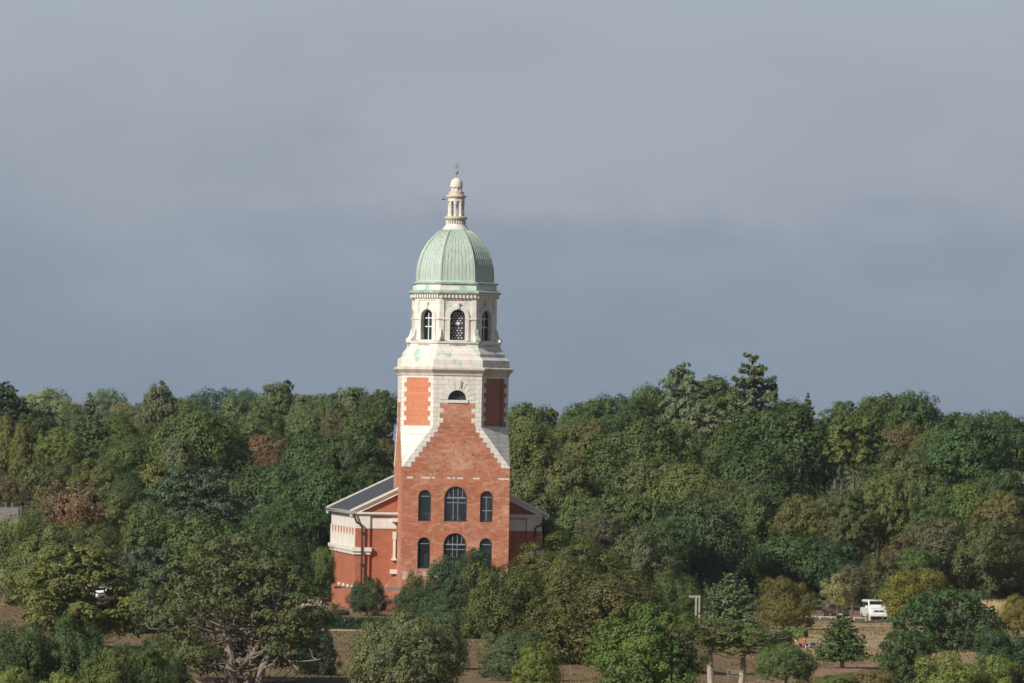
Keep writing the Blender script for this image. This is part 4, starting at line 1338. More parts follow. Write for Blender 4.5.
# --- skyline, nearer
T('tall_tree', 'tall_b', 161, 386, 48, 1150, 'gg', 'tall grey green poplar shaped tree, highest between the hazy domes', WOOD, ratio=1.7)
T('pine_tree', 'layered', 4, 383, 34, 960, 'bl', 'dark blue green pine cut by the edge of the view', WOOD, rz=0.4)
T('pine_tree', 'layered', 16, 396, 44, 980, 'dk2', 'dark ragged pine standing over the golden cypresses', WOOD)
T('pine_tree', 'layered', 44, 404, 30, 1010, 'bl2', 'dull dark conifer under the hazy pale dome', WOOD)
T('pine_tree', 'fir', 90, 396, 26, 1020, 'bl2', 'narrow dark conifer under the spiked skyline tree', WOOD)
T('tall_tree', 'tall_a', 234, 400, 42, 1180, 'gg', 'grey green upright tree between the blue hazy tree and the tallest pale crown', WOOD)
T('tall_tree', 'tall_b', 281, 384, 56, 1200, 'mid2', 'tall loose light green tree, highest crown between poplar and tower', WOOD)
T('tall_tree', 'tall_a', 305, 396, 36, 1190, 'gg', 'slim grey green crown leaning on the tallest loose skyline tree', WOOD)
T('broad_tree', 'fine_b', 326, 394, 44, 1160, 'mid2', 'rounded green crown between the tall loose tree and the tower, third from the tower', WOOD)
T('tall_tree', 'tall_a', 352, 389, 46, 1180, 'gg', 'spiky topped grey green crown second from the tower on the skyline', WOOD)
T('broad_tree', 'fine_a', 383, 391, 48, 1150, 'mid', 'green crown on the skyline touching the tower wall', WOOD)
T('broad_tree', 'fine_b', 262, 402, 44, 1120, 'mid2', 'mid green crown in front of the tallest loose tree', WOOD)
# --- second rank on the left
T('cypress', 'tall_a', 8, 417, 24, 900, 'gold', 'golden cypress column, taller of the two by the dark pine', 'golden cypresses', ratio=2.0)
T('cypress', 'tall_a', 23, 424, 24, 895, (0.085, 0.088, 0.032), 'golden cypress column, shorter and broader of the two', 'golden cypresses', ratio=2.0)
T('broad_tree', 'fine_a', 60, 429, 54, 930, 'lt', 'bright yellow green rounded tree beside the golden cypresses', WOOD)
T('broad_tree', 'oak_c', 35, 412, 40, 980, 'dk', 'dark shaded crown behind the golden cypresses', WOOD)
T('broad_tree', 'oak_a', 118, 415, 44, 980, 'mid', 'deep green round crown under the pale straw skyline tree', WOOD)
T('pine_tree', 'layered', 96, 422, 46, 960, 'dk', 'dark layered evergreen between the bright yellow green tree and the deep green crown', WOOD)
T('broad_tree', 'fine_b', 146, 424, 42, 990, 'ol2', 'olive crown with a brown dying top below the poplar shaped tree', WOOD, turn=0.9)
T('broad_tree', 'oak_b', 128, 436, 46, 940, 'mid', 'mid green crown below the deep green one', WOOD)
T('broad_tree', 'oak_d', 196, 412, 82, 930, 'mid', 'large lobed bright topped oak above the dark cedar', WOOD)
T('broad_tree', 'oak_a', 228, 432, 44, 940, 'dk', 'dark oak crown against the rusty tree', WOOD)
T('tall_tree', 'tall_a', 178, 441, 44, 905, 'gg', 'grey green upright crown between the large lobed oak and the dark cedar', WOOD)
T('broad_tree', 'fine_b', 258, 424, 72, 1080, 'mid2', 'long low light green crown behind the rusty tree', WOOD)
T('broad_tree', 'fine_a', 310, 412, 50, 1090, 'mid2', 'light green crown with pale stems above the rusty tree', WOOD)
T('broad_tree', 'fine_b', 337, 409, 36, 1080, 'brn', 'small brownish crown among the green ones left of the tower', WOOD)
T('broad_tree', 'oak_e', 366, 414, 56, 1050, 'mid', 'green crown filling the gap between the brownish crown and the tower', WOOD)
T('broad_tree', 'fine_a', 262, 436, 62, 985, 'pink', 'rusty pink dying tree in the middle of the green wood', WOOD)
T('broad_tree', 'fine_b', 272, 450, 46, 975, (0.088, 0.062, 0.042), 'dull rusty lower crown leaning from the pink dying tree', WOOD)
T('broad_tree', 'oak_a', 312, 436, 66, 905, 'dk', 'dark green oak beside the rusty tree', WOOD)
T('broad_tree', 'oak_c', 353, 433, 74, 890, 'dk2', 'very dark green oak directly above the slate roof', WOOD)
T('broad_tree', 'oak_e', 384, 440, 34, 915, 'brn', 'narrow brownish tree squeezed against the tower', WOOD, turn=0.6)
T('broad_tree', 'oak_b', 273, 466, 76, 885, 'dk', 'dark round oak below the rusty tree', WOOD)
T('broad_tree', 'oak_d', 325, 470, 84, 868, 'dk', 'large dark oak rising behind the end of the slate roof', WOOD)
T('broad_tree', 'oak_a', 366, 466, 50, 880, 'dk2', 'dark crown just behind the ridge of the slate roof', WOOD)
T('broad_tree', 'oak_c', 292, 500, 80, 850, 'dk', 'dark oak beside the outbuilding near the chapel wall', WOOD)
# --- third rank on the left
T('cedar_tree', 'cedar', 198, 468, 108, 825, 'bl', 'wide dark cedar with flat layered branches', WOOD)
T('broad_tree', 'airy', 36, 458, 52, 880, 'ol2', 'thin dull olive tree below the golden cypresses', WOOD)
T('broad_tree', 'fine_a', 72, 460, 46, 885, 'ol2', 'dull olive crown beside the thin one below the cypresses', WOOD)
T('broad_tree', 'airy', 8, 472, 36, 870, 'brn', 'pale brownish thin tree at the edge of the view below the cypresses', WOOD, turn=0.8)
T('broad_tree', 'fine_b', 98, 460, 58, 870, 'ol', 'light olive tree above the rust red tree', WOOD)
T('broad_tree', 'oak_a', 128, 472, 38, 850, 'teal', 'small dark green tree between two light olive ones', WOOD)
T('tall_tree', 'tall_b', 156, 463, 62, 860, 'ol', 'tall light olive tree beside the dark cedar', WOOD, ratio=1.4)
T('broad_tree', 'twig', 76, 481, 72, 830, 'rust', 'rust red half bare tree with pale twigs', WOOD, bark='p')
T('broad_tree', 'fine_a', 48, 497, 48, 842, 'ol2', 'dull green crown beside the grey house roof', WOOD)
T('broad_tree', 'fine_b', 118, 494, 56, 832, 'ol', 'yellowish green tree between the rust red tree and the cedar', WOOD)
T('broad_tree', 'oak_e', 150, 506, 56, 815, 'mid', 'green crown under the edge of the dark cedar', WOOD)
T('broad_tree', 'oak_b', 95, 524, 54, 800, 'ol2', 'dim olive crown behind the light topped round tree', WOOD)
T('broad_tree', 'oak_d', 6, 525, 56, 815, 'ol2', 'dull green crown at the view edge below the grey house roof', WOOD)
T('broad_tree', 'near_b', 45, 519, 92, 770, (0.070, 0.088, 0.036), 'big round tree with a pale sunlit top', PARK)
T('broad_tree', 'oak_a', 207, 519, 78, 745, 'mid', 'mid green oak behind the top of the tall pine', PARK)
T('broad_tree', 'near_b', 272, 511, 80, 735, 'dk', 'large dark oak reaching towards the chapel corner', PARK)
T('broad_tree', 'near_a', 284, 540, 56, 725, 'dk2', 'dark lower crown between the pine and the chapel corner', PARK, base=606)
T('broad_tree', 'oak_b', 320, 548, 34, 790, 'mid', 'small light green tree against the chapel side wall', PARK, base=600)
T('cedar_tree', 'cedar', 150, 548, 84, 690, 'bl', 'dark cedar with bare grey branches beside the open crowned oak', PARK, base=640)
T('broad_tree', 'open_oak', 78, 546, 122, 640, 'ol', 'olive leaved old oak with an open crown and bare limbs', PARK, bark='g', base=640, rz=0.0)
T('pine_tree', 'pine_big', 234, 535, 184, 558, (0.046, 0.062, 0.027), 'tall spreading pine with bare grey branches and several stems', PARK, bark='g', turn=0.25, rz=0.1, base=690)
T('broad_tree', 'near_a', 316, 626, 44, 575, (0.024, 0.040, 0.022), 'dark shaded spray of foliage hanging low beside the tall pine', PARK, base=688)
T('bush', 'near_b', 22, 626, 70, 540, 'dk', 'dark green bush at the edge of the view below the old oak', PARK, base=720)
T('bush', 'near_a', 76, 618, 76, 542, 'dk', 'dark green bush directly under the old oak', PARK, base=720)
T('bush', 'near_b', 140, 640, 72, 545, 'mid', 'mid green bush between the old oak and the tall pine', PARK, base=720)
T('bush', 'near_c', 112, 650, 62, 530, 'lt', 'light green bush in front of the mid green one', PARK, base=720)
T('bush', 'near_c', 14, 668, 46, 520, (0.12, 0.14, 0.05), 'pale green bush top in the bottom corner', PARK, base=730)
T('bush', 'near_c', 58, 674, 44, 520, (0.115, 0.14, 0.045), 'pale green bush top second from the bottom corner', PARK, base=730)
T('bush', 'near_a', 170, 660, 50, 552, 'dk', 'low dark bush at the foot of the tall pine', PARK, base=705)
# --- in front of the chapel
T('round_bush', 'near_dome', 406, 614, 110, 545, 'sil', 'large rounded silvery green bush', PARK, ratio=2, base=712)
T('young_tree', 'near_a', 368, 578, 40, 772, 'teal', 'small dark young tree in front of the red chapel wing', PARK, base=617)
T('young_tree', 'near_c', 414, 572, 26, 765, 'brn', 'thin half bare shrub at the foot of the tower', PARK, base=612)
T('bush', 'shrub_a', 420, 588, 52, 752, 'dk2', 'dark green broad shrub at the foot of the tower', PARK)
T('bush', 'near_c', 444, 592, 46, 720, (0.040, 0.068, 0.038), 'deep green leafy shrub with upright shoots', PARK)
T('bush', 'near_b', 446, 612, 44, 600, (0.055, 0.082, 0.042), 'dull green bush leaning on the big silvery bush', PARK, base=672)
T('broad_tree', 'near_a', 465, 551, 92, 742, (0.028, 0.050, 0.026), 'dark green tree covering the lower tower window', PARK)
T('broad_tree', 'near_b', 506, 566, 96, 690, (0.056, 0.074, 0.026), 'olive green tree with yellow leaves covering the tower corner', PARK, turn=0.3, base=662)
T('broad_tree', 'near_a', 571, 536, 116, 725, (0.064, 0.078, 0.026), 'big rounded olive tree beside the shaded wing', PARK, turn=0.3)
T('broad_tree', 'near_b', 604, 574, 134, 620, (0.058, 0.070, 0.028), 'largest brownish olive tree in front of the wood', PARK, turn=0.45, base=672)
T('broad_tree', 'near_c', 650, 606, 112, 560, 'br', 'bright green tree with broad fresh leaves', PARK, base=700)
T('bush', 'near_b', 512, 632, 56, 570, (0.062, 0.088, 0.050), 'small grey green bush between the silvery bush and the big olive tree', PARK, base=681)
T('bush', 'near_c', 538, 643, 48, 560, (0.085, 0.105, 0.030), 'small yellow green bush touching the grey green one', PARK, base=692)
T('broad_tree', 'oak_b', 546, 520, 36, 815, 'mid', 'green crown tight behind the shaded wing', WOOD)
T('broad_tree', 'near_a', 676, 572, 60, 735, 'mid', 'mid green tree behind the bright green one', PARK)
# --- the wood right of the tower, from the skyline down
T('broad_tree', 'oak_c', 531, 405, 64, 1120, 'mid', 'green skyline crown nearest the tower on its shaded side', HILL)
T('broad_tree', 'oak_a', 578, 406, 50, 1130, 'mid', 'green skyline crown second from the shaded side of the tower', HILL)
T('broad_tree', 'oak_e', 610, 397, 56, 1100, 'dk', 'dark lumpy skyline crown third from the tower', HILL)
T('broad_tree', 'oak_b', 655, 386, 50, 1090, 'mid', 'rounded green crown on the slope up to the tall firs', HILL)
T('broad_tree', 'oak_a', 634, 399, 40, 1085, 'dk', 'small dark crown below the rounded one on the slope up to the firs', HILL)
T('fir_tree', 'layered', 683, 366, 50, 1040, 'bl2', 'broad topped blue green fir on the hill crest', HILL, ratio=1.6)
T('broad_tree', 'oak_c', 716, 378, 62, 1050, 'mid2', 'light green rounded crown between the two tallest firs', HILL)
T('fir_tree', 'skyfir', 753, 358, 84, 1030, 'bl2', 'tallest fir with open uneven branches against the sky', HILL, ratio=1.25, rz=0.9)
T('fir_tree', 'fir', 808, 396, 22, 1100, 'bl2', 'small fir tip on the skyline beyond the tallest fir', HILL)
T('broad_tree', 'oak_e', 786, 401, 50, 1085, 'mid', 'green crown between the tallest fir and the small fir tip', HILL)
T('broad_tree', 'fine_b', 843, 402, 52, 1090, 'mid2', 'light green skyline crown beyond the small fir tip', HILL)
T('broad_tree', 'oak_d', 884, 397, 60, 1080, 'mid', 'broad skyline crown, part of the highest dome on the far side of the firs', HILL)
T('broad_tree', 'oak_a', 917, 395, 66, 1075, 'dk', 'dark round skyline crown beside the broad dome', HILL)
T('broad_tree', 'oak_c', 960, 414, 50, 1080, 'mid2', 'low light crown at the dip in the skyline', HILL)
T('broad_tree', 'oak_b', 1004, 413, 56, 1040, 'mid', 'skyline crown next to the view edge past the dip', HILL)
T('broad_tree', 'oak_a', 528, 424, 74, 920, (0.050, 0.072, 0.024), 'dark tree flecked with yellow touching the tower', HILL, turn=0.5)
T('broad_tree', 'oak_e', 587, 422, 66, 975, 'ol', 'olive gold crown with a rounded top', HILL, turn=0.3)
T('broad_tree', 'oak_c', 560, 428, 50, 985, 'mid', 'green crown between the yellow flecked tree and the olive gold one', HILL)
T('broad_tree', 'oak_c', 645, 420, 90, 950, 'mid', 'wide mid green crown below the slope to the firs', HILL)
T('broad_tree', 'layered', 706, 402, 64, 985, 'gg', 'grey green pine like tree with a pale stem below the crest', HILL, bark='p')
T('broad_tree', 'oak_b', 680, 425, 56, 960, 'mid2', 'soft green crown beside the grey green pine like tree', HILL)
T('broad_tree', 'fine_b', 556, 452, 92, 890, (0.078, 0.092, 0.040), 'olive green feathery tree above the shaded wing', HILL)
T('broad_tree', 'oak_a', 610, 450, 84, 900, 'mid', 'round green tree behind the feathery olive one', HILL)
T('broad_tree', 'oak_e', 654, 458, 80, 890, 'ol2', 'dull olive crown in the middle of the slope', HILL)
T('broad_tree', 'oak_d', 688, 464, 62, 885, 'lt', 'light green crown in the middle of the slope', HILL)
T('broad_tree', 'oak_c', 737, 425, 64, 950, 'mid', 'green crown just under the tallest fir', HILL)
T('broad_tree', 'oak_d', 782, 410, 100, 915, 'dk', 'largest dark oak below the firs', HILL, ratio=1.2, bark='g')
T('broad_tree', 'oak_a', 760, 446, 84, 900, 'dk', 'lower dark half crown joined to the largest dark oak', HILL, bark='g')
T('bright_tree', 'bright_open', 856, 418, 60, 900, 'lt', 'bright green tree with a bare forked trunk', HILL, bark='n', base=492)
T('broad_tree', 'oak_c', 836, 430, 44, 960, 'dk', 'shaded crown between the largest dark oak and the bright forked tree', HILL)
T('broad_tree', 'fine_a', 906, 424, 60, 975, 'brn', 'pale brownish crown below the skyline dome', HILL, turn=0.3)
T('broad_tree', 'oak_b', 935, 428, 44, 960, 'mid', 'green crown between the brownish one and the large dark green tree', HILL)
T('broad_tree', 'oak_a', 968, 418, 84, 920, (0.034, 0.066, 0.027), 'large deep green tree near the view edge', HILL)
T('broad_tree', 'oak_e', 1012, 420, 60, 930, 'dk', 'dark tree cut by the view edge below the skyline', HILL)
T('broad_tree', 'fine_b', 906, 454, 76, 915, 'ol2', 'olive crown beneath the pale brownish one', HILL)
T('broad_tree', 'oak_c', 880, 442, 46, 940, 'mid', 'green crown behind the bright forked tree', HILL)
# lower slope
T('broad_tree', 'fine_b', 752, 486, 76, 872, 'mid2', 'light green crown at the foot of the largest dark oak', HILL)
T('broad_tree', 'oak_b', 716, 480, 56, 880, 'ol2', 'olive crown beside the light green one at the foot of the dark oak', HILL)
T('broad_tree', 'fine_a', 806, 496, 66, 868, 'ol', 'light shrubby tree with red leaf patches', HILL, turn=0.7)
T('broad_tree', 'fine_a', 809, 521, 28, 868, (0.150, 0.070, 0.042), 'small rust red shrub on the slope', HILL, base=550)
T('broad_tree', 'fine_b', 846, 490, 66, 868, 'mid2', 'pale green shrubby tree under the bare forked trunk', HILL, turn=0.35)
T('broad_tree', 'fine_a', 888, 478, 70, 872, 'lt', 'light olive shrubby tree next to the forked trunk', HILL, turn=0.25, base=566)
T('broad_tree', 'oak_e', 928, 478, 60, 880, 'mid2', 'soft green tree below the large deep green one', HILL)
T('broad_tree', 'oak_d', 972, 484, 66, 870, 'br', 'bright fresh green tree below the large deep green one', HILL)
T('broad_tree', 'oak_c', 1000, 470, 60, 885, 'dk', 'dark crown at the view edge under the large deep green tree', HILL)
T('broad_tree', 'fine_a', 1004, 492, 62, 865, 'ol', 'olive tree with red patches near the view edge', HILL, turn=1.0)
T('broad_tree', 'fine_b', 935, 508, 66, 855, 'mid', 'mid green tree between the bright fresh one and the grey scrub', HILL)
T('broad_tree', 'oak_a', 702, 500, 86, 850, 'teal', 'large dark teal oak in the middle of the lower slope', HILL)
T('broad_tree', 'oak_b', 752, 512, 90, 872, 'dk', 'dark oak behind the conifer with drooping branches', HILL)
T('broad_tree', 'oak_d', 794, 536, 82, 862, 'dk', 'dark oak behind the gold tinged tree', HILL)
T('broad_tree', 'oak_c', 830, 540, 66, 860, (0.030, 0.055, 0.028), 'dark oak behind the red car', HILL)
T('broad_tree', 'fine_a', 846, 516, 60, 866, 'ol2', 'dull olive tree above the white van', HILL)
T('broad_tree', 'oak_e', 630, 496, 84, 858, 'mid', 'round green tree above the grey green bush by the olive trees', HILL)
T('broad_tree', 'oak_c', 590, 494, 70, 862, 'mid', 'green tree behind the big rounded olive tree', HILL)
T('broad_tree', 'oak_a', 664, 520, 64, 842, 'dk', 'dark green tree beside the teal oak', HILL)
T('broad_tree', 'fine_b', 642, 528, 74, 800, (0.060, 0.080, 0.048), 'grey green bushy tree with a reddish top', HILL, turn=0.25)
T('broad_tree', 'fine_a', 604, 514, 50, 835, 'gry', 'grey leaved crown behind the olive trees', HILL)
T('broad_tree', 'fine_a', 940, 520, 76, 838, 'gry', 'grey dark scrubby tree in the middle of the slope', HILL)
T('broad_tree', 'airy', 902, 530, 38, 832, 'brn', 'thin brownish tree with a pale stem above the yellow tree', HILL, turn=0.7, bark='g')
T('broad_tree', 'fine_b', 990, 522, 74, 835, 'ol2', 'olive scrubby tree near the view edge', HILL)
T('broad_tree', 'airy', 880, 552, 46, 826, 'brn', 'thin brownish scrub behind the white van', HILL, turn=0.4)
T('broad_tree', 'oak_d', 1008, 552, 50, 842, (0.037, 0.058, 0.025), 'deep green tree at the view edge above the dry grass', HILL)
T('broad_tree', 'fine_a', 962, 556, 64, 845, (0.075, 0.07, 0.038), 'brownish scrub above the dry grass', HILL, turn=0.3)
T('bush', 'fine_b', 984, 574, 64, 842, 'ol2', 'low olive scrub just above the dry grass', HILL, base=604)
T('bush', 'fine_a', 918, 548, 50, 828, 'mid', 'green scrub above the yellow tree', HILL)
# around the lawn
T('broad_tree', 'oak_b', 862, 562, 52, 832, (0.024, 0.042, 0.026), 'very dark tree shading the white van', PARK)
T('broad_tree', 'fine_a', 853, 565, 34, 818, 'gry', 'grey dark bush behind the small pale green tree', PARK)
T('broad_tree', 'oak_a', 893, 578, 44, 824, (0.024, 0.044, 0.024), 'dark tree behind the bonnet side of the van', PARK)
T('young_tree', 'fine_b', 838, 574, 34, 785, 'pg', 'small pale green tree beside the red car', PARK, base=612)
T('broad_tree', 'near_b', 918, 571, 72, 775, 'yl', 'bright yellow green tree beside the white van', PARK, turn=0.2)
T('broad_tree', 'near_a', 1018, 596, 42, 740, 'yl', 'yellow tree cut by the view edge', PARK, turn=0.5)
T('conifer', 'deodar', 731, 575, 66, 745, (0.075, 0.105, 0.058), 'pale grey green conifer with drooping layered branches', PARK, ratio=1.3)
T('broad_tree', 'near_b', 785, 579, 52, 740, (0.080, 0.082, 0.027), 'gold tinged rounded tree beside the pale conifer', PARK, turn=0.4)
T('spruce_tree', 'spruce', 843, 609, 54, 655, (0.050, 0.085, 0.030), 'neat cone shaped spruce on the lawn below the car park', PARK, bark='g', base=661)
T('bush', 'near_a', 783, 631, 28, 690, (0.020, 0.038, 0.022), 'dark rounded bush between the pines and the clipped hedge', PARK)
T('broad_tree', 'holm', 952, 590, 128, 690, (0.034, 0.062, 0.027), 'widest dark evergreen oak with gaps in its crown', PARK, bark='g', base=690)
T('broad_tree', 'holm', 906, 632, 66, 590, 'dk', 'dark bushy oak below the park bench', PARK, base=700)
T('broad_tree', 'near_b', 1004, 632, 60, 600, (0.032, 0.062, 0.034), 'dark bush under the edge of the widest evergreen oak', PARK, base=692)
T('pine_tree', 'pine_small', 710, 619, 88, 580, (0.062, 0.082, 0.034), 'pine on a tall leaning pale trunk', PARK, bark='p', turn=0.5, rz=0.15, base=654)
T('pine_tree', 'pine_small', 744, 623, 88, 580, (0.055, 0.080, 0.030), 'low pine with a crooked pale trunk', PARK, bark='p', turn=0.3, rz=2.6, base=664)
T('bush', 'near_dome', 786, 644, 58, 575, (0.060, 0.088, 0.038), 'rounded green bush below the two resting people', PARK, base=686)
T('bush', 'near_a', 668, 652, 50, 590, (0.022, 0.042, 0.022), 'dark bush in the shade of the leaning pine', PARK, base=690)
T('light_pine', 'near_c', 948, 654, 76, 528, (0.115, 0.145, 0.048), 'fluffy light green bush, larger of the two in the bottom corner', PARK, base=720)
T('light_pine', 'near_c', 994, 657, 66, 530, (0.110, 0.140, 0.045), 'fluffy light green bush, second of the two in the bottom corner', PARK, base=720)
T('bush', 'near_b', 836, 674, 44, 545, (0.085, 0.105, 0.04), 'low green bush below the neat spruce', PARK, base=700)
T('bush', 'shrub_b', 872, 671, 44, 545, (0.085, 0.080, 0.035), 'low brownish bramble below the neat spruce', PARK, turn=0.6, base=700)

# undergrowth that closes the floor of the wood: nobody could count it
def undergrowth():
    rng = np.random.default_rng(5)
    n = 2600
    y = rng.uniform(835, 1250, n)
    k = np.where(rng.random(n) < 0.5, rng.uniform(-58, -8, n), rng.uniform(12, 60, n))
    x = k / 800 * y * 1.05
    ok = ~((np.abs(x - CHX) < 14) & (y < 850)) & ~((k > 28) & (k < 41) & (y < 846))
    x, y = x[ok], y[ok]
    c = np.stack([x, y, ground(x, y) + 0.3], 1)
    r = rng.uniform(0.6, 1.7, len(x))
    LC, LN = clump_leaves(c, r, 26, rng, 0.9, np.tile([0, -0.35, 0.9], (len(x), 1)), 0.7)
    V, F = leaf_quads(LC, LN, 0.34, rng)
    o = link('undergrowth', np_mesh('undergrowth', V, F), M['leaf'])
    o.color = (0.045, 0.062, 0.028, 0.25)
    tag(o, kind='stuff')
undergrowth()
def grass(name, n, fn, h, c, lean=0.25, wid=0.035):
    """tufts of standing blades"""
    rng = np.random.default_rng(9)
    x, y = fn(rng, n)
    z = ground(x, y)
    hh = h * rng.uniform(0.5, 1.2, n)
    a = rng.uniform(0, 2 * PI, n)
    dx, dy = np.cos(a) * wid, np.sin(a) * wid
    lx, ly = rng.normal(size=n) * lean * hh, rng.normal(size=n) * lean * hh
    V = np.stack([np.stack([x - dx, y - dy, z - 0.05], 1), np.stack([x + dx, y + dy, z - 0.05], 1), np.stack([x + lx, y + ly, z + hh], 1)], 1).reshape(-1, 3)
    o = link(name, np_mesh(name, V, np.arange(3 * n).reshape(n, 3)), M['needle'])
    o.color = c
    return tag(o, kind='stuff')
def distant_wood():
    """the far wood that closes the view between the trunks"""
    rng = np.random.default_rng(15)
    n = 1700
    y = rng.uniform(1330, 1600, n)
    x = rng.uniform(-0.16, 0.16, n) * y
    c = np.stack([x, y, ground(x, y) + rng.uniform(0.5, 8.0, n)], 1)
    r = rng.uniform(1.5, 3.4, n)
    LC, LN = clump_leaves(c, r, 70, rng, 0.85, np.tile([0, -0.5, 0.8], (n, 1)), 0.75)
    V, F = leaf_quads(LC, LN, 0.6, rng)
    o = link('distant_wood', np_mesh('distant_wood', V, F), M['leaf'])
    o.color = (0.05, 0.075, 0.035, 0.15)
    tag(o, kind='stuff')
distant_wood()
def f_dry(rng, n):
    y = rng.uniform(812, 834, n)
    return rng.uniform(43.5, 51.5, n) * y / 800, y
grass('tall_dry_grass', 9000, f_dry, 1.5, (0.25, 0.20, 0.115, 0.0))
def f_lawn(rng, n):
    # thicker in loose patches
    y = rng.uniform(566, 800, n * 3)
    x = rng.uniform(-64, 64, n * 3) * y / 800
    d = np.sin(x * 0.9 + 2 * np.sin(y * 0.21)) + np.sin(y * 0.33 + x * 0.25) + np.sin(x * 0.23 - y * 0.11)
    keep = np.argsort(-(d + rng.normal(size=n * 3) * 1.3))[:n]
    return x[keep], y[keep]
grass('grass', 90000, f_lawn, 0.16, (0.080, 0.066, 0.034, 0.0), 0.6, 0.06)

# ------------------------------------------------------------------ paths and smaller things
def gp(px, py):
    p = on_ground(px, py)
    return (p.x, p.y)
strip('footpath', [gp(-40, 604), gp(10, 604.5), gp(60, 606), gp(160, 610)], 9.0, M['gravel'])
strip('path', [gp(-40, 597), gp(20, 598), gp(120, 602)], 3.0, M['asphalt'], 0.024)
strip('footpath', [gp(660, 636.5), gp(780, 639), gp(880, 641.5), gp(1000, 645)], 2.2, M['gravel'], 0.02)
strip('road', [gp(700, 617.5), gp(830, 619.0), gp(900, 620.0), gp(1040, 624)], 14.0, M['asphalt'], 0.02)
strip('path', [gp(250, 629), gp(330, 630), gp(420, 632)], 7.0, M['gravel'], 0.02)
strip('path', [gp(660, 688), gp(760, 684), gp(830, 672), gp(860, 664)], 3.5, M['earth'], 0.02)

def hedge(name, a, b_, w, h, label, c, n=26, group=None):
    """a clipped hedge: a close skin of small leaves on a box"""
    rng = np.random.default_rng(int(abs(a[0] * 10)))
    a, b_ = Vector(a), Vector(b_)
    L = (b_ - a).length
    d = (b_ - a) / L
    nr = Vector((-d.y, d.x))
    cnt = int((L * h * 2 + L * w + w * h * 2) * 34)
    u = rng.uniform(0, L, cnt); t = rng.random(cnt); s = rng.uniform(-w / 2, w / 2, cnt); z = rng.uniform(0, h, cnt)
    face = rng.random(cnt)
    A = np.array([L * h, L * h, L * w, w * h, w * h]); A = np.cumsum(A / A.sum())
    k = np.searchsorted(A, face)
    nx = np.zeros((cnt, 3))
    s = np.where(k == 0, -w / 2, np.where(k == 1, w / 2, s)); z = np.where(k == 2, h, z); u = np.where(k == 3, 0, np.where(k == 4, L, u))
    nn = np.array([[-nr.x, -nr.y, 0], [nr.x, nr.y, 0], [0, 0, 1], [-d.x, -d.y, 0], [d.x, d.y, 0]])[k]
    P = np.stack([d.x * u + nr.x * s, d.y * u + nr.y * s, z], 1) + rng.normal(size=(cnt, 3)) * 0.05
    V, F = leaf_quads(P, unit(nn + rng.normal(size=(cnt, 3)) * 0.45), 0.13, rng)
    root = empty(name, (a.x, a.y, gz(a.x, a.y)))
    tag(root, label, 'hedge', group)
    o = link('foliage', np_mesh('foliage', V, F), M['leaf'], root)
    o.color = tuple(c) + (0.0,)
    mb = MB()
    q = w / 2 - 0.08
    cs = [a + d * 0.08 + nr * q, a + d * 0.08 - nr * q, b_ - d * 0.08 - nr * q, b_ - d * 0.08 + nr * q]
    mb.loft([[(p.x - a.x, p.y - a.y, zz) for p in cs] for zz in (-0.3, h - 0.1)])
    o2 = mb.build('stems', M['leaf'], root)
    o2.color = (c[0] * 0.6, c[1] * 0.6, c[2] * 0.6, 0)  # solid box under the leaf skin, in a darkened leaf colour
    return root
p0, p1 = gp(300, 628.5), gp(392, 630.5)
hedge('clipped_hedge', p0, p1, 1.6, 0.95, 'long low dark clipped hedge in front of the red chapel wing', (0.026, 0.05, 0.026))
p0, p1 = gp(784, 637.5), gp(806, 638)
hedge('clipped_hedge', p0, p1, 1.5, 0.85, 'short light green clipped hedge behind the two resting people', (0.085, 0.12, 0.035))
T('topiary_bush', 'near_dome', 341.5, 609.5, 15, 768, 'dk2', 'small rounded clipped bush against the red chapel wall', None, cat='bush')

# white rounded top over the hedge: a globe on a short post
p = at(336.4, 618.0, 741)
g = gz(p.x, p.y)
gl = empty('globe_lamp', (p.x, p.y, g))
tag(gl, 'small white rounded globe just above the dark clipped hedge', 'globe')
MB().sphere((0, 0, p.z - g), 0.31, 16, 10, 0.85).build('globe', plain('opal white', (0.72, 0.74, 0.82), 0.35, 0, 0.03), gl, True)
MB().lathe([(0.1, -0.1), (0.1, 0.1), (0.05, 0.14), (0.05, p.z - g - 0.2)], 10).build('post', M['pipe'], gl)

# timber bin store beside the chapel
M['timber'] = plain('weathered timber', (0.34, 0.29, 0.22), 0.85, 0, 0.3, 2.5)
M['timber_grey'] = plain('silvered timber', (0.29, 0.265, 0.235), 0.85, 0, 0.25, 2.5)
p = at(316.5, 616, 778)
g = gz(p.x, 778)
ts = empty('timber_screen', (p.x, 778, g))
tag(ts, 'pale timber screen with posts and top beam between the trees and the chapel corner', 'screen')
zt = at(316, 603.6, 778).z - g
zb = -0.2
MB().box(-1.5, 0.75, -0.12, 0.12, zt - 0.22, zt).build('top_beam', M['timber'], ts)
for x in (-1.35, 0.62, 0.95):
    MB().box(x - 0.10, x + 0.10, -0.1, 0.1, zb, zt - 0.22 if x < 0.8 else zt - 0.1).build('post', M['timber_grey'], ts)
b = MB()
for i in range(6):
    b.box(-1.24, 0.51, -0.05, 0.05, 0.05 + i * 0.24, 0.25 + i * 0.24)
b.build('board_panel', M['timber'], ts)
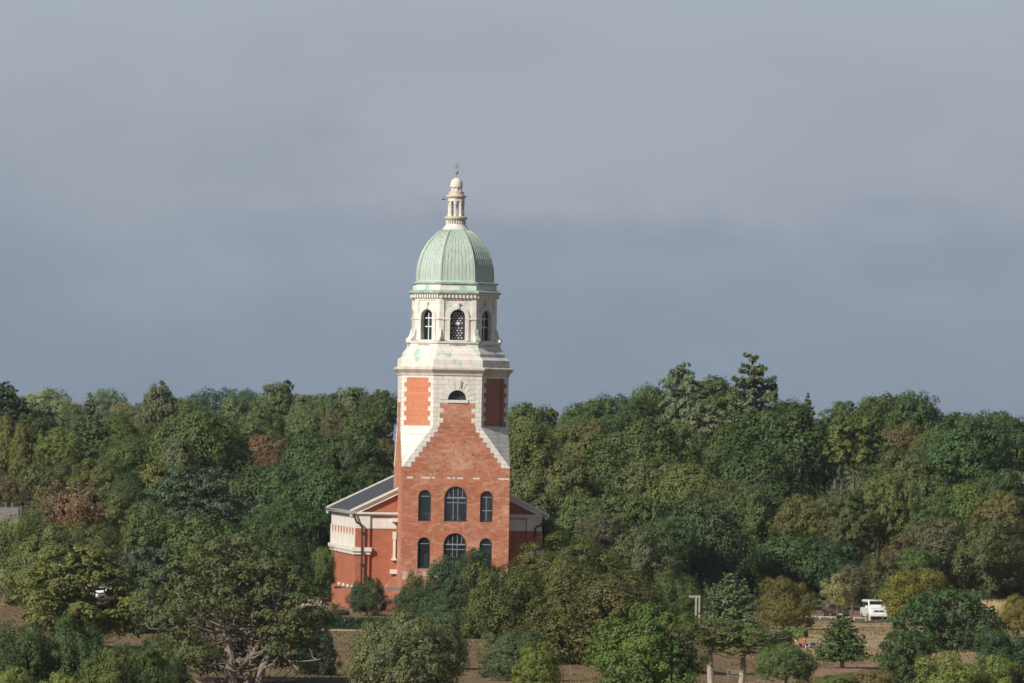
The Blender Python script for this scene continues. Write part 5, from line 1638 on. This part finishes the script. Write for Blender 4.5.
# steel pergola on the terrace before the wing
pg = empty('terrace_pergola', (CHX, 790.0, gz(CHX, 790)), 0.0)
tag(pg, 'thin grey steel frame of posts and long beam before the red wing and tower foot', 'pergola')
pl, pr_ = at(334, 587.3, 790).x - CHX, at(428, 588.6, 790).x - CHX
zz = at(380, 588.2, 790).z - gz(CHX, 790)
MB().box(pl, pr_, -0.08, 0.08, zz - 0.09, zz + 0.09).build('beam', M['steel'], pg)
MB().box(pl + 4.5, pr_, -0.09, 0.09, zz - 0.20, zz - 0.1).build('lower_beam', M['steel'], pg)
for px in (351.5, 380.2, 383, 411.5):
    x = at(px, 588, 790).x - CHX
    MB().box(x - 0.09, x + 0.09, -0.07, 0.07, -0.2, zz - 0.1).build('post', M['steel'], pg)
MB().tube([(at(390.5, 597, 790).x - CHX, 0.0, at(390, 597.2, 790).z), (at(400, 602, 790).x - CHX, 0, at(400, 603.5, 790).z)], 0.11, 6).build('brace', M['steel'], pg)
p = at(392, 612, 793)
gt = empty('board_gate', (p.x, 793.0, gz(p.x, 793)))
tag(gt, 'dark red brown board gate under the steel frame at the tower foot', 'gate')
b = MB()
for i in range(8):
    b.box(-0.95 + i * 0.24, -0.73 + i * 0.24, -0.04, 0.04, 0.03, 1.25)
b.build('boards', M['tarpwood'], gt)
b = MB()
b.box(-1.02, 1.05, -0.09, -0.041, 0.2, 0.32).box(-1.02, 1.05, -0.09, -0.041, 0.95, 1.07).box(-1.1, -0.98, -0.06, 0.06, -0.2, 1.35).box(0.98, 1.1, -0.06, 0.06, -0.2, 1.35)
b.build('frame', M['tarpwood'], gt)

# small buildings half hidden by the trees
M['tile'] = plain('grey brown roof tile', (0.15, 0.135, 0.125), 0.85, 0, 0.25, 2.0)
M['render'] = plain('dull rendered wall', (0.32, 0.29, 0.25), 0.9, 0, 0.15)
M['grey_board'] = plain('blue grey boarding', (0.075, 0.082, 0.095), 0.8, 0, 0.2, 2.0)
def house(name, px0, px1, ytop, D, depth, roof_h, label, wall, roof, windows=True):
    a, b_ = at(px0, ytop, D), at(px1, ytop, D)
    cx, w = (a.x + b_.x) / 2, b_.x - a.x
    g = gz(cx, D)
    H = a.z - g
    root = empty(name, (cx, D, g))
    tag(root, label, 'building')
    e = H - roof_h
    MB().box(-w / 2 + 0.3, w / 2 - 0.3, 0.3, depth - 0.3, -0.5, e).build('wall', wall, root)
    b = MB()
    y1 = depth
    P = [(-w / 2, 0, e - 0.1), (w / 2, 0, e - 0.1), (w / 2, y1, e - 0.1), (-w / 2, y1, e - 0.1), (-w / 2 + 0.2, y1 / 2, H), (w / 2 - 0.2, y1 / 2, H)]
    b.add(P, [(0, 1, 5, 4), (1, 2, 5), (2, 3, 4, 5), (3, 0, 4), (3, 2, 1, 0)])
    b.build('roof', roof, root)
    if windows:
        for x in (-w * 0.22, w * 0.22):
            f = MB().box(x - 0.55, x + 0.55, 0.2, 0.298, e - 1.9, e - 0.6).build('window', M['white'], root)
            MB().box(x - 0.47, x + 0.47, 0.18, 0.199, e - 1.82, e - 0.68).build('pane', M['frame'], f)
        MB().box(-0.45, 0.45, 0.22, 0.298, 0.0, 2.0).build('door', M['tarpwood'], root)
    return root
house('house', -26, 18, 507, 856, 9, 2.4, 'house with a grey brown tiled roof at the edge of the view', M['render'], M['tile'])
house('outbuilding', 298, 336, 527.5, 872, 6, 1.9, 'low blue grey boarded outbuilding behind the trees at the chapel corner', M['grey_board'], M['grey_board'])
house('shed', 112, 127, 565.5, 800, 5, 0.8, 'small pale grey roofed shed half hidden by the old oak', M['render'], M['lead'])

# ------------------------------------------------------------------ vehicles
def paint(name, c, rough=0.25):
    m, nt, N, L, b = new_mat(name)
    b.inputs['Base Color'].default_value = tuple(c) + (1,)
    b.inputs['Roughness'].default_value = rough
    b.inputs['Coat Weight'].default_value = 0.5
    n = noise(nt, 1.3, 5)
    L.new(ramp(nt, n, [(0.3, [x * 0.9 for x in c]), (0.7, c)]), b.inputs['Base Color'])
    return m
M['van_white'] = paint('white vehicle paint', (0.78, 0.78, 0.77))
M['car_red'] = paint('shade darkened red vehicle paint', (0.05, 0.008, 0.014))  # red darkened to carry the tree shade the car stands in
M['tyre'] = plain('rubber', (0.02, 0.02, 0.02), 0.85)
M['rim'] = plain('alloy', (0.45, 0.45, 0.46), 0.35, 0.7)
M['carglass'] = plain('vehicle glass', (0.012, 0.016, 0.02), 0.06, 0, 0.1, 3, 0.6)
M['lamp'] = plain('clear lamp', (0.62, 0.63, 0.65), 0.15, 0.2)
M['blackplastic'] = plain('black plastic', (0.02, 0.02, 0.022), 0.6)
M['plate'] = plain('pale plate', (0.7, 0.7, 0.66), 0.5)
def vehicle(name, loc, rz, body, spec, label, cat):
    """front towards -Y. spec: length, width, wheelbase half, profile of the side [(y, z, half width)], glass bands"""
    root = empty(name, loc, rz)
    tag(root, label, cat)
    Lh, Wh, wb, wr = spec['L'] / 2, spec['W'] / 2, spec['wb'], spec['wr']
    # cross sections from nose to tail: (y, z sill, z waist, z top, half width at waist, half width at top)
    rings = []
    for (y, zs, zw, zt, hw_, ht) in spec['sec']:
        c = []
        half = [(hw_ * 0.94, zs), (hw_, zs + (zw - zs) * 0.3), (hw_, zs + (zw - zs) * 0.8), (hw_ * 0.985, zw), (ht + (hw_ - ht) * 0.25, zw + (zt - zw) * 0.75), (ht, zt - (zt - zw) * 0.07), (ht * 0.86, zt)]
        ring = [(x, y, z) for x, z in half] + [(-x, y, z) for x, z in reversed(half)]
        rings.append(ring)
    bd = MB().loft(rings).build('body', body, root, False)
    md = bd.modifiers.new('Bevel', 'BEVEL'); md.width = 0.03; md.segments = 2; md.limit_method = 'ANGLE'; md.angle_limit = R(35)
    for s in (-1, 1):
        for y in (-wb, wb - 0.02):
            w = MB()
            n = 20
            def ring(r, x): return [(x, y + r * math.cos(2 * PI * i / n), wr + r * math.sin(2 * PI * i / n)) for i in range(n)]
            x0, x1 = s * (Wh - 0.2), s * (Wh + 0.015)
            w.loft([ring(wr * 0.6, x0), ring(wr * 0.95, x0), ring(wr, x0 + s * 0.04), ring(wr, x1 - s * 0.04), ring(wr * 0.94, x1), ring(wr * 0.62, x1)])
            wh = w.build('wheel', M['tyre'], root)
            MB().loft([ring(wr * 0.62, x1 + s * 0.004), ring(wr * 0.5, x1 + s * 0.012), ring(wr * 0.15, x1 + s * 0.02)]).build('rim', M['rim'], wh)
        for (pts) in spec['side_glass']:
            g_ = MB()
            V = []
            for off in (0.012, -0.03):
                for (y, z) in pts:
                    x = spec['wx'](y, z) + off
                    V.append((s * x, y, z))
            k = len(pts)
            g_.add(V, [tuple(range(k)), tuple(range(2 * k - 1, k - 1, -1))] + [(i, (i + 1) % k, k + (i + 1) % k, k + i) for i in range(k)])
            g_.build('side_window', M['carglass'], root)
        y, z, hw2, hz, dx = spec['lamp']
        MB().add([(s * (dx - hw2), y - 0.035, z - hz), (s * (dx + hw2), y + 0.10, z - hz * 0.8), (s * (dx + hw2), y + 0.16, z + hz), (s * (dx - hw2), y + 0.01, z + hz * 0.8),
                  (s * (dx - hw2), y + 0.2, z - hz), (s * (dx + hw2), y + 0.3, z - hz * 0.8), (s * (dx + hw2), y + 0.3, z + hz), (s * (dx - hw2), y + 0.2, z + hz * 0.8)],
                 [(0, 1, 2, 3), (7, 6, 5, 4), (0, 4, 5, 1), (1, 5, 6, 2), (2, 6, 7, 3), (3, 7, 4, 0)]).build('headlight', M['lamp'], root)
        my, mz = spec['mirror']
        mm = MB()
        x0, x1 = sorted((s * (Wh - 0.02), s * (Wh + 0.22)))
        mm.box(x0, x1, my - 0.06, my + 0.06, mz, mz + spec.get('mh', 0.16))
        mm.build('mirror', body, root, False, 0.02)
    # windscreen
    (yb, zb, wb_), (yt, zt, wt_) = spec['screen']
    dn = Vector((0, -(zt - zb), (yt - yb))).normalized() * 0.014
    if dn.z < 0: dn = -dn
    P = [Vector((-wb_, yb, zb)), Vector((wb_, yb, zb)), Vector((wt_, yt, zt)), Vector((-wt_, yt, zt))]
    MB().add([p + dn for p in P] + [p - dn * 3 for p in P], [(0, 1, 2, 3), (7, 6, 5, 4), (0, 4, 5, 1), (1, 5, 6, 2), (2, 6, 7, 3), (3, 7, 4, 0)]).build('windscreen', M['carglass'], root)
    gy, gz0, gz1, gw = spec['grille']
    gr = MB().box(-gw, gw, gy - 0.02, gy + 0.2, gz0, gz1).build('grille', M['blackplastic'], root)
    zc = (gz0 + gz1) / 2
    MB().loft([[(0.10 * math.cos(2 * PI * i / 16), gy - 0.03 + d_, zc + 0.10 * math.sin(2 * PI * i / 16)) for i in range(16)] for d_ in (0.0, 0.02)]).build('badge', M['rim'], gr)
    MB().box(-Wh * 0.93, Wh * 0.93, gy - 0.07, gy + 0.2, spec['bump'][0], spec['bump'][1]).build('bumper', body if spec['bump'][2] else M['blackplastic'], root, False, 0.03)
    MB().box(-0.26, 0.26, gy - 0.085, gy - 0.071, spec['bump'][0] + 0.05, spec['bump'][0] + 0.16).build('number_plate', M['plate'], root)
    MB().box(-Wh * 0.8, Wh * 0.8, -Lh + 0.3, Lh - 0.25, spec['sec'][2][1] - 0.12, spec['sec'][2][1] + 0.02).build('underbody', M['blackplastic'], root)
    return root
VAN = dict(L=4.9, W=1.9, wb=1.5, wr=0.34,
           sec=[(-2.45, 0.34, 0.70, 0.80, 0.80, 0.74), (-2.38, 0.28, 0.92, 1.02, 0.90, 0.82), (-1.92, 0.26, 1.06, 1.16, 0.945, 0.86), (-1.72, 0.26, 1.10, 1.22, 0.95, 0.84), (-1.02, 0.26, 1.12, 1.86, 0.95, 0.76),
                (-0.70, 0.26, 1.12, 1.95, 0.95, 0.76), (0.5, 0.26, 1.12, 1.97, 0.95, 0.77), (2.2, 0.28, 1.12, 1.95, 0.94, 0.76), (2.42, 0.34, 1.10, 1.84, 0.90, 0.72)],
           side_glass=[[(-1.34, 1.16), (-0.55, 1.16), (-0.55, 1.74), (-0.92, 1.74)], [(-0.40, 1.18), (0.75, 1.18), (0.75, 1.74), (-0.40, 1.74)], [(0.92, 1.18), (2.1, 1.18), (2.1, 1.72), (0.92, 1.74)]],
           wx=lambda y, z: 0.95 - (z - 1.12) * 0.20, lamp=(-2.40, 0.86, 0.17, 0.12, 0.70), mirror=(-1.25, 1.12), mh=0.26,
           screen=((-1.70, 1.20, 0.80), (-1.06, 1.83, 0.70)), grille=(-2.43, 0.76, 0.94, 0.50), bump=(0.34, 0.62, True))
CAR = dict(L=4.1, W=1.76, wb=1.27, wr=0.31,
           sec=[(-2.05, 0.34, 0.58, 0.66, 0.72, 0.66), (-1.95, 0.24, 0.72, 0.78, 0.84, 0.74), (-1.2, 0.22, 0.86, 0.94, 0.87, 0.74), (-0.98, 0.22, 0.88, 0.98, 0.88, 0.72), (-0.25, 0.22, 0.92, 1.40, 0.88, 0.60),
                (0.1, 0.22, 0.93, 1.46, 0.88, 0.60), (1.1, 0.22, 0.94, 1.44, 0.88, 0.60), (1.75, 0.26, 0.94, 1.2, 0.86, 0.58), (2.03, 0.34, 0.86, 0.98, 0.80, 0.60)],
           side_glass=[[(-0.72, 0.97), (0.25, 0.97), (0.25, 1.34), (-0.2, 1.32)], [(0.36, 0.97), (1.4, 0.98), (1.15, 1.33), (0.36, 1.34)]],
           wx=lambda y, z: 0.875 - (z - 0.93) * 0.50, lamp=(-1.96, 0.66, 0.2, 0.07, 0.58), mirror=(-0.62, 0.94),
           screen=((-0.98, 0.95, 0.70), (-0.28, 1.38, 0.58)), grille=(-2.0, 0.5, 0.62, 0.42), bump=(0.30, 0.48, True))
p = on_ground(874.5, 620.0)
vehicle('parked_van', (p.x, p.y + 1.5, gz(p.x, p.y + 1.5) + 0.03), R(9), M['van_white'], VAN, 'white van parked at the lawn edge facing the viewer', 'van')
p = on_ground(836.5, 619.0)
vehicle('parked_car', (p.x, p.y + 3.0, gz(p.x, p.y + 3) + 0.03), R(14), M['car_red'], CAR, 'dark red car parked behind the neat spruce and pale young tree', 'car')
p = on_ground(101, 603.0)
vehicle('parked_car', (p.x, p.y + 6.0, gz(p.x, p.y + 6) + 0.03), R(-38), M['van_white'], CAR, 'white car glimpsed through the gap in the old oak', 'car')

# low knee rail along the car park edge
a, b_ = Vector(gp(797, 619.2)), Vector(gp(866, 621.0))
kr = empty('knee_rail', (a.x, a.y - 0.4, gz(a.x, a.y)))
tag(kr, 'low timber knee rail along the lawn edge in front of the parked vehicles', 'rail')
L_ = (b_ - a).length
d = (b_ - a) / L_
kr.rotation_euler = (0, 0, math.atan2(d.y, d.x))
MB().box(0, L_, -0.05, 0.05, 0.26, 0.38).build('rail', M['timber'], kr)
for i in range(7):
    x = i * L_ / 6
    MB().box(x - 0.07, x + 0.07, -0.07, 0.07, -0.2, 0.259).build('post', M['timber'], kr)
for px, py, lab in ((869, 621.0, 'short pale timber bollard under the near wheel of the white van'), (882, 622.0, 'short pale timber bollard before the middle of the white van bumper'), (895, 622.6, 'short pale timber bollard beside the yellow green tree')):
    p = on_ground(px, py)
    o = MB().loft([[(x * k, y * k, z) for x, y in ((-0.12, -0.12), (0.12, -0.12), (0.12, 0.12), (-0.12, 0.12))] for z, k in ((-0.2, 1), (0.42, 1), (0.5, 0.6))]).build('bollard', plain('pale post', (0.5, 0.42, 0.3), 0.8), None)
    o.location = (p.x, p.y - 0.8, gz(p.x, p.y - 0.8))
    tag(o, lab, 'bollard', 'bollards along the car park')

# ------------------------------------------------------------------ benches, frame, pole
def bench(px, py, wpx, label, m, back=True, rz=0.0):
    p = on_ground(px, py)
    w = wpx * p.y / FPX
    root = empty('park_bench', (p.x, p.y, gz(p.x, p.y)), rz)
    tag(root, label, 'bench', 'park benches')
    b = MB()
    for i in range(4):
        b.box(-w / 2, w / 2, -0.28 + i * 0.13, -0.17 + i * 0.13, 0.42, 0.46)
    b.build('seat', m, root)
    if back:
        b = MB()
        for i in range(3):
            b.box(-w / 2, w / 2, 0.25 + i * 0.03, 0.29 + i * 0.03, 0.55 + i * 0.13, 0.65 + i * 0.13)
        b.build('backrest', m, root)
    for s in (-1, 1):
        x = s * (w / 2 - 0.12)
        MB().box(x - 0.04, x + 0.04, -0.27, -0.19, -0.1, 0.42).build('leg', m, root)
        MB().box(x - 0.04, x + 0.04, 0.17, 0.25, -0.1, 0.85 if back else 0.42).build('leg', m, root)
        if back: MB().box(x - 0.04, x + 0.04, -0.28, 0.25, 0.63, 0.67).build('armrest', m, root)
    return root
M['bench_wood'] = plain('grey bench wood', (0.17, 0.15, 0.13), 0.85)
bench(892.5, 650.5, 17, 'dark grey wooden park bench on the dry lawn beside the path', M['bench_wood'])
bench(736, 681.5, 19, 'grey weathered bench in the shade behind the crooked pale pine trunk', M['bench_wood'])

p = at(698.5, 625, 722)
g = gz(p.x, 722)
fr = empty('timber_arch', (p.x, 722, g))
tag(fr, 'tall pale timber frame of two posts and a short top beam', 'frame')
zt = at(697, 595.5, 722).z - g
for px in (695.9, 699.2):
    x = at(px, 610, 722).x - p.x
    ps = MB().box(x - 0.085, x + 0.085, -0.085, 0.085, -0.3, zt - 0.2).build('post', M['timber_grey'], fr, False, 0.015)
    hh = zt * (0.44 if px < 697 else 0.52)
    MB().box(x - 0.11, x + 0.11, -0.11, 0.11, hh, hh + 0.12).build('strap', M['pipe'], ps)
xa, xb = at(689, 596, 722).x - p.x, at(700.6, 596, 722).x - p.x
MB().box(xa, xb, -0.11, 0.11, zt - 0.199, zt).build('top_beam', M['timber_grey'], fr, False, 0.015)
MB().box(xa + 0.6, xb + 1.2, 0.3, 0.42, zt * 0.25, zt * 0.25 + 0.12).build('lower_rail', M['timber_grey'], fr)

p = at(770.5, 626, 742)
pole = empty('marker_pole', (p.x, 742, gz(p.x, 742)))
tag(pole, 'thin grey pole between the pale conifer and the gold tinged tree', 'pole')
zt = at(770.5, 604.5, 742).z - gz(p.x, 742)
MB().tube([(0, 0, -0.3), (0, 0, zt)], [0.07, 0.05], 8).build('shaft', plain('galvanised', (0.3, 0.31, 0.3), 0.5, 0.4), pole)
MB().lathe([(0.075, zt - 0.02), (0.09, zt + 0.02), (0.05, zt + 0.08), (0.001, zt + 0.1)], 8).build('finial', M['pipe'], pole)

# ------------------------------------------------------------------ two people resting on the grass
def skinned(name, verts, edges, radii, m, parent, root_i=0, sub=2):
    me = bpy.data.meshes.new(name)
    me.from_pydata(verts, edges, [])
    me.materials.append(m)
    o = bpy.data.objects.new(name, me)
    COL.objects.link(o)
    o.parent = parent
    md = o.modifiers.new('Skin', 'SKIN')
    md.use_smooth_shade = True
    for i, sv in enumerate(me.skin_vertices[0].data):
        r = radii[i]
        sv.radius = (r, r) if not isinstance(r, tuple) else r
        sv.use_root = (i == root_i)
    s = o.modifiers.new('Subdivision', 'SUBSURF')
    s.levels = s.render_levels = sub
    return o
M['skin'] = plain('skin', (0.50, 0.27, 0.18), 0.6, 0, 0.06)
M['hair_brown'] = plain('brown hair', (0.07, 0.035, 0.02), 0.7)
M['red_cloth'] = plain('coral red cloth', (0.62, 0.07, 0.055), 0.85, 0, 0.1)
M['navy_cloth'] = plain('navy cloth', (0.022, 0.028, 0.06), 0.85, 0, 0.2)
M['shoe'] = plain('white shoe', (0.7, 0.7, 0.7), 0.6)
def person(loc, rz, J, label, shirt, shorts, hair):
    """J: joints by name. one skin over the whole figure, clothes as a second skin a little proud of it"""
    root = empty('person', loc, rz)
    tag(root, label, 'person')
    names, verts, radii, edges = [], [], [], []
    def V(n, p, r):
        names.append(n); verts.append(p); radii.append(r)
        return len(names) - 1
    def E(a, b_): edges.append((names.index(a), names.index(b_)))
    V('pelvis', J['pelvis'], 0.135); V('waist', J['waist'], (0.135, 0.11)); V('chest', J['chest'], (0.165, 0.12)); V('neck', J['neck'], 0.058); V('jaw', J['jaw'], 0.075); V('head', J['head'], 0.098); V('top', J['top'], 0.07)
    for a, c in (('pelvis', 'waist'), ('waist', 'chest'), ('chest', 'neck'), ('neck', 'jaw'), ('jaw', 'head'), ('head', 'top')): E(a, c)
    for s in 'lr':
        V('shoulder' + s, J['shoulder' + s], 0.062); V('elbow' + s, J['elbow' + s], 0.042); V('wrist' + s, J['wrist' + s], 0.028); V('palm' + s, J['palm' + s], (0.036, 0.022))
        E('chest', 'shoulder' + s); E('shoulder' + s, 'elbow' + s); E('elbow' + s, 'wrist' + s); E('wrist' + s, 'palm' + s)
        w, pm = Vector(J['wrist' + s]), Vector(J['palm' + s])
        d = (pm - w).normalized()
        sd = d.cross(Vector((0.3, 0.1, 1))).normalized()
        up = sd.cross(d)
        for k, (off, ln) in enumerate(((-0.030, 0.062), (-0.010, 0.074), (0.011, 0.070), (0.031, 0.054))):
            a1 = pm + d * 0.03 + sd * off
            V('f%d%s' % (k, s), tuple(a1 + d * ln * 0.5), 0.009); V('g%d%s' % (k, s), tuple(a1 + d * ln - up * 0.015), 0.008)
            E('palm' + s, 'f%d%s' % (k, s)); E('f%d%s' % (k, s), 'g%d%s' % (k, s))
        V('t0' + s, tuple(w + d * 0.035 + sd * 0.045), 0.011); V('t1' + s, tuple(w + d * 0.075 + sd * 0.068 - up * 0.01), 0.009)
        E('palm' + s, 't0' + s); E('t0' + s, 't1' + s)
        V('hip' + s, J['hip' + s], 0.092); V('knee' + s, J['knee' + s], 0.062); V('ankle' + s, J['ankle' + s], 0.038); V('toe' + s, J['toe' + s], 0.032)
        E('pelvis', 'hip' + s); E('hip' + s, 'knee' + s); E('knee' + s, 'ankle' + s); E('ankle' + s, 'toe' + s)
    body = skinned('body', verts, edges, radii, M['skin'], root, 0)
    def cloth(name, chain, grow, m):
        idx = [names.index(n) for n in dict.fromkeys(n for e in chain for n in e)]
        mp = {names[i]: k for k, i in enumerate(idx)}
        vv = [verts[i] for i in idx]
        rr_ = [tuple(x + grow for x in radii[i]) if isinstance(radii[i], tuple) else radii[i] + grow for i in idx]
        return vv, [(mp[a], mp[c]) for a, c in chain], rr_, mp
    if shirt:
        for s in 'lr':                                   # short sleeves end above the elbow
            a, c = Vector(J['shoulder' + s]), Vector(J['elbow' + s])
            names.append('sleeve' + s); verts.append(tuple(a.lerp(c, 0.62))); radii.append(0.05)
        vv, ee, rr_, _ = cloth('shirt', [('pelvis', 'waist'), ('waist', 'chest')] + [('chest', 'shoulder' + s) for s in 'lr'] + [('shoulder' + s, 'sleeve' + s) for s in 'lr'], 0.016, shirt)
        skinned('shirt', vv, ee, rr_, shirt, root)
    for s in 'lr':
        a, c = Vector(J['hip' + s]), Vector(J['knee' + s])
        names.append('hem' + s); verts.append(tuple(a.lerp(c, 0.72))); radii.append(0.085)
    vv, ee, rr_, _ = cloth('shorts', [('pelvis', 'hip' + s) for s in 'lr'] + [('hip' + s, 'hem' + s) for s in 'lr'], 0.02, shorts)
    skinned('shorts', vv, ee, rr_, shorts, root)
    h, t = Vector(J['head']), Vector(J['top'])
    fwd = Vector(J['face']).normalized()
    upd = (t - Vector(J['neck'])).normalized()
    sd = upd.cross(fwd).normalized()
    hr = MB()
    hr.sphere(tuple(h + upd * 0.045 - fwd * 0.03), 0.112, 14, 9)
    hr.build('hair', hair, root, True)
    MB().add([h + fwd * 0.09 + sd * 0.014 - upd * 0.03, h + fwd * 0.09 - sd * 0.014 - upd * 0.03, h + fwd * 0.122 - upd * 0.028, h + fwd * 0.088 + upd * 0.02], [(0, 1, 2), (0, 2, 3), (2, 1, 3), (0, 3, 1)]).build('nose', M['skin'], root)
    for s in (-1, 1):
        MB().sphere(tuple(h + fwd * 0.088 + sd * s * 0.034), 0.013, 8, 6).build('eye', M['hair_brown'], root)
        MB().sphere(tuple(h + sd * s * 0.098 - upd * 0.01), 0.026, 8, 6, 1.3).build('ear', M['skin'], root)
    MB().sphere(tuple(h + fwd * 0.088 - upd * 0.065), 0.018, 8, 5, 0.4).build('mouth', M['red_cloth'], root)
    for s in 'lr':
        a, t_ = Vector(J['ankle' + s]), Vector(J['toe' + s])
        dd = (t_ - a).normalized()
        MB().tube([a - dd * 0.02, a.lerp(t_, 0.5), t_ + dd * 0.03], [0.052, 0.05, 0.036], 8).build('shoe', M['shoe'], root, True)
    return root
p = on_ground(804.0, 648.0)
person((p.x, p.y, gz(p.x, p.y)), 0.0, dict(
    pelvis=(0, 0, 0.14), waist=(-0.03, 0.03, 0.32), chest=(-0.02, 0.0, 0.52), neck=(0.03, -0.03, 0.70), jaw=(0.06, -0.05, 0.77), head=(0.08, -0.06, 0.84), top=(0.08, -0.05, 0.93), face=(0.8, -0.6, -0.2),
    shoulderl=(0.05, 0.16, 0.60), elbowl=(0.26, 0.16, 0.40), wristl=(0.46, 0.06, 0.36), palml=(0.54, 0.03, 0.35),
    shoulderr=(-0.05, -0.18, 0.60), elbowr=(0.12, -0.30, 0.40), wristr=(0.34, -0.24, 0.36), palmr=(0.42, -0.22, 0.35),
    hipl=(0.06, 0.10, 0.13), kneel=(0.45, 0.22, 0.38), anklel=(0.62, 0.25, 0.05), toel=(0.78, 0.24, 0.04),
    hipr=(0.06, -0.10, 0.13), kneer=(0.10, -0.52, 0.24), ankler=(0.10, -0.86, 0.06), toer=(0.12, -1.02, 0.10)),
    'person in a coral red top and dark shorts sitting on the grass over a bag', M['red_cloth'], M['navy_cloth'], M['skin'] if False else M['hair_brown'])
p2 = on_ground(798.0, 647.0)
person((p2.x, p2.y + 0.5, gz(p2.x, p2.y + 0.5)), 0.0, dict(
    pelvis=(0.22, 0, 0.14), waist=(0.06, 0, 0.26), chest=(-0.14, 0, 0.44), neck=(-0.32, 0, 0.60), jaw=(-0.36, -0.03, 0.66), head=(-0.38, -0.05, 0.72), top=(-0.42, -0.05, 0.80), face=(0.75, -0.6, 0.1),
    shoulderl=(-0.24, 0.18, 0.50), elbowl=(-0.44, 0.26, 0.30), wristl=(-0.50, 0.26, 0.08), palml=(-0.57, 0.27, 0.04),
    shoulderr=(-0.20, -0.18, 0.50), elbowr=(-0.02, -0.32, 0.30), wristr=(0.06, -0.34, 0.08), palmr=(0.12, -0.38, 0.04),
    hipl=(0.26, 0.10, 0.13), kneel=(0.62, 0.16, 0.32), anklel=(0.98, 0.18, 0.07), toel=(1.10, 0.18, 0.14),
    hipr=(0.26, -0.10, 0.13), kneer=(0.62, -0.10, 0.26), ankler=(0.98, -0.08, 0.07), toer=(1.08, -0.10, 0.15)),
    'bare chested person in dark shorts reclining on the grass behind the one in red', None, M['navy_cloth'], M['hair_brown'])
bg = empty('backpack', (p.x + 0.72, p.y - 0.35, gz(p.x, p.y)), 0.4)
tag(bg, 'navy blue backpack lying on the grass beside the person in red', 'bag')
MB().loft([[(x * k, y * k, z) for x, y in ((-0.2, -0.14), (0.2, -0.14), (0.22, 0.0), (0.18, 0.13), (-0.18, 0.13), (-0.22, 0.0))] for z, k in ((0.0, 0.8), (0.06, 1.0), (0.3, 1.0), (0.42, 0.8), (0.47, 0.45))]).build('pack', M['navy_cloth'], bg, True)
MB().loft([[(x * k, -0.14 - 0.07 * (0.8 + 0.2 * k) + y, z) for x, y in ((-0.14, 0), (0.14, 0), (0.14, 0.08), (-0.14, 0.08))] for z, k in ((0.05, 0.9), (0.1, 1.0), (0.22, 1.0), (0.26, 0.9))]).build('pocket', M['steel'], bg)
for s in (-1, 1):
    MB().tube([(s * 0.1, 0.12, 0.40), (s * 0.12, 0.2, 0.3), (s * 0.12, 0.19, 0.15), (s * 0.1, 0.12, 0.06)], 0.02, 6).build('strap', M['blackplastic'], bg)

# white stands seen through the upper windows of the tower
def stand(cx, z, w, h, label):
    root = empty('display_stand', tuple(chapel.matrix_basis @ Vector((cx, -TH0 + 0.75, z))), TH)
    tag(root, label, 'stand')
    MB().box(-w / 2, w / 2, -0.2, 0.2, h - 0.1, h).build('top', M['white'], root)
    for s in (-1, 1):
        MB().box(s * (w / 2 - 0.07) - 0.06, s * (w / 2 - 0.07) + 0.06, -0.18, 0.18, 0.0, h - 0.101).build('leg', M['white'], root)
stand(0.05, 8.8, 1.05, 0.62, 'low white stand inside the upper middle tower window')
stand(-2.9, 8.8, 0.8, 0.95, 'white stand inside the upper narrow tower window on the sunlit side')

# ------------------------------------------------------------------ the air between
hz = MB().box(-1700, 1700, -120, 3400, -12, 75).build('haze', None)
hm = bpy.data.materials.new('haze')
hm.use_nodes = True
hm.node_tree.nodes.clear()
ho = hm.node_tree.nodes.new('ShaderNodeOutputMaterial')
hv = hm.node_tree.nodes.new('ShaderNodeVolumePrincipled')
hv.inputs['Color'].default_value = (0.80, 0.88, 1.0, 1)
hv.inputs['Density'].default_value = 0.000032
hv.inputs['Anisotropy'].default_value = 0.15
hm.node_tree.links.new(hv.outputs[0], ho.inputs['Volume'])
hz.data.materials.append(hm)
tag(hz, kind='stuff')
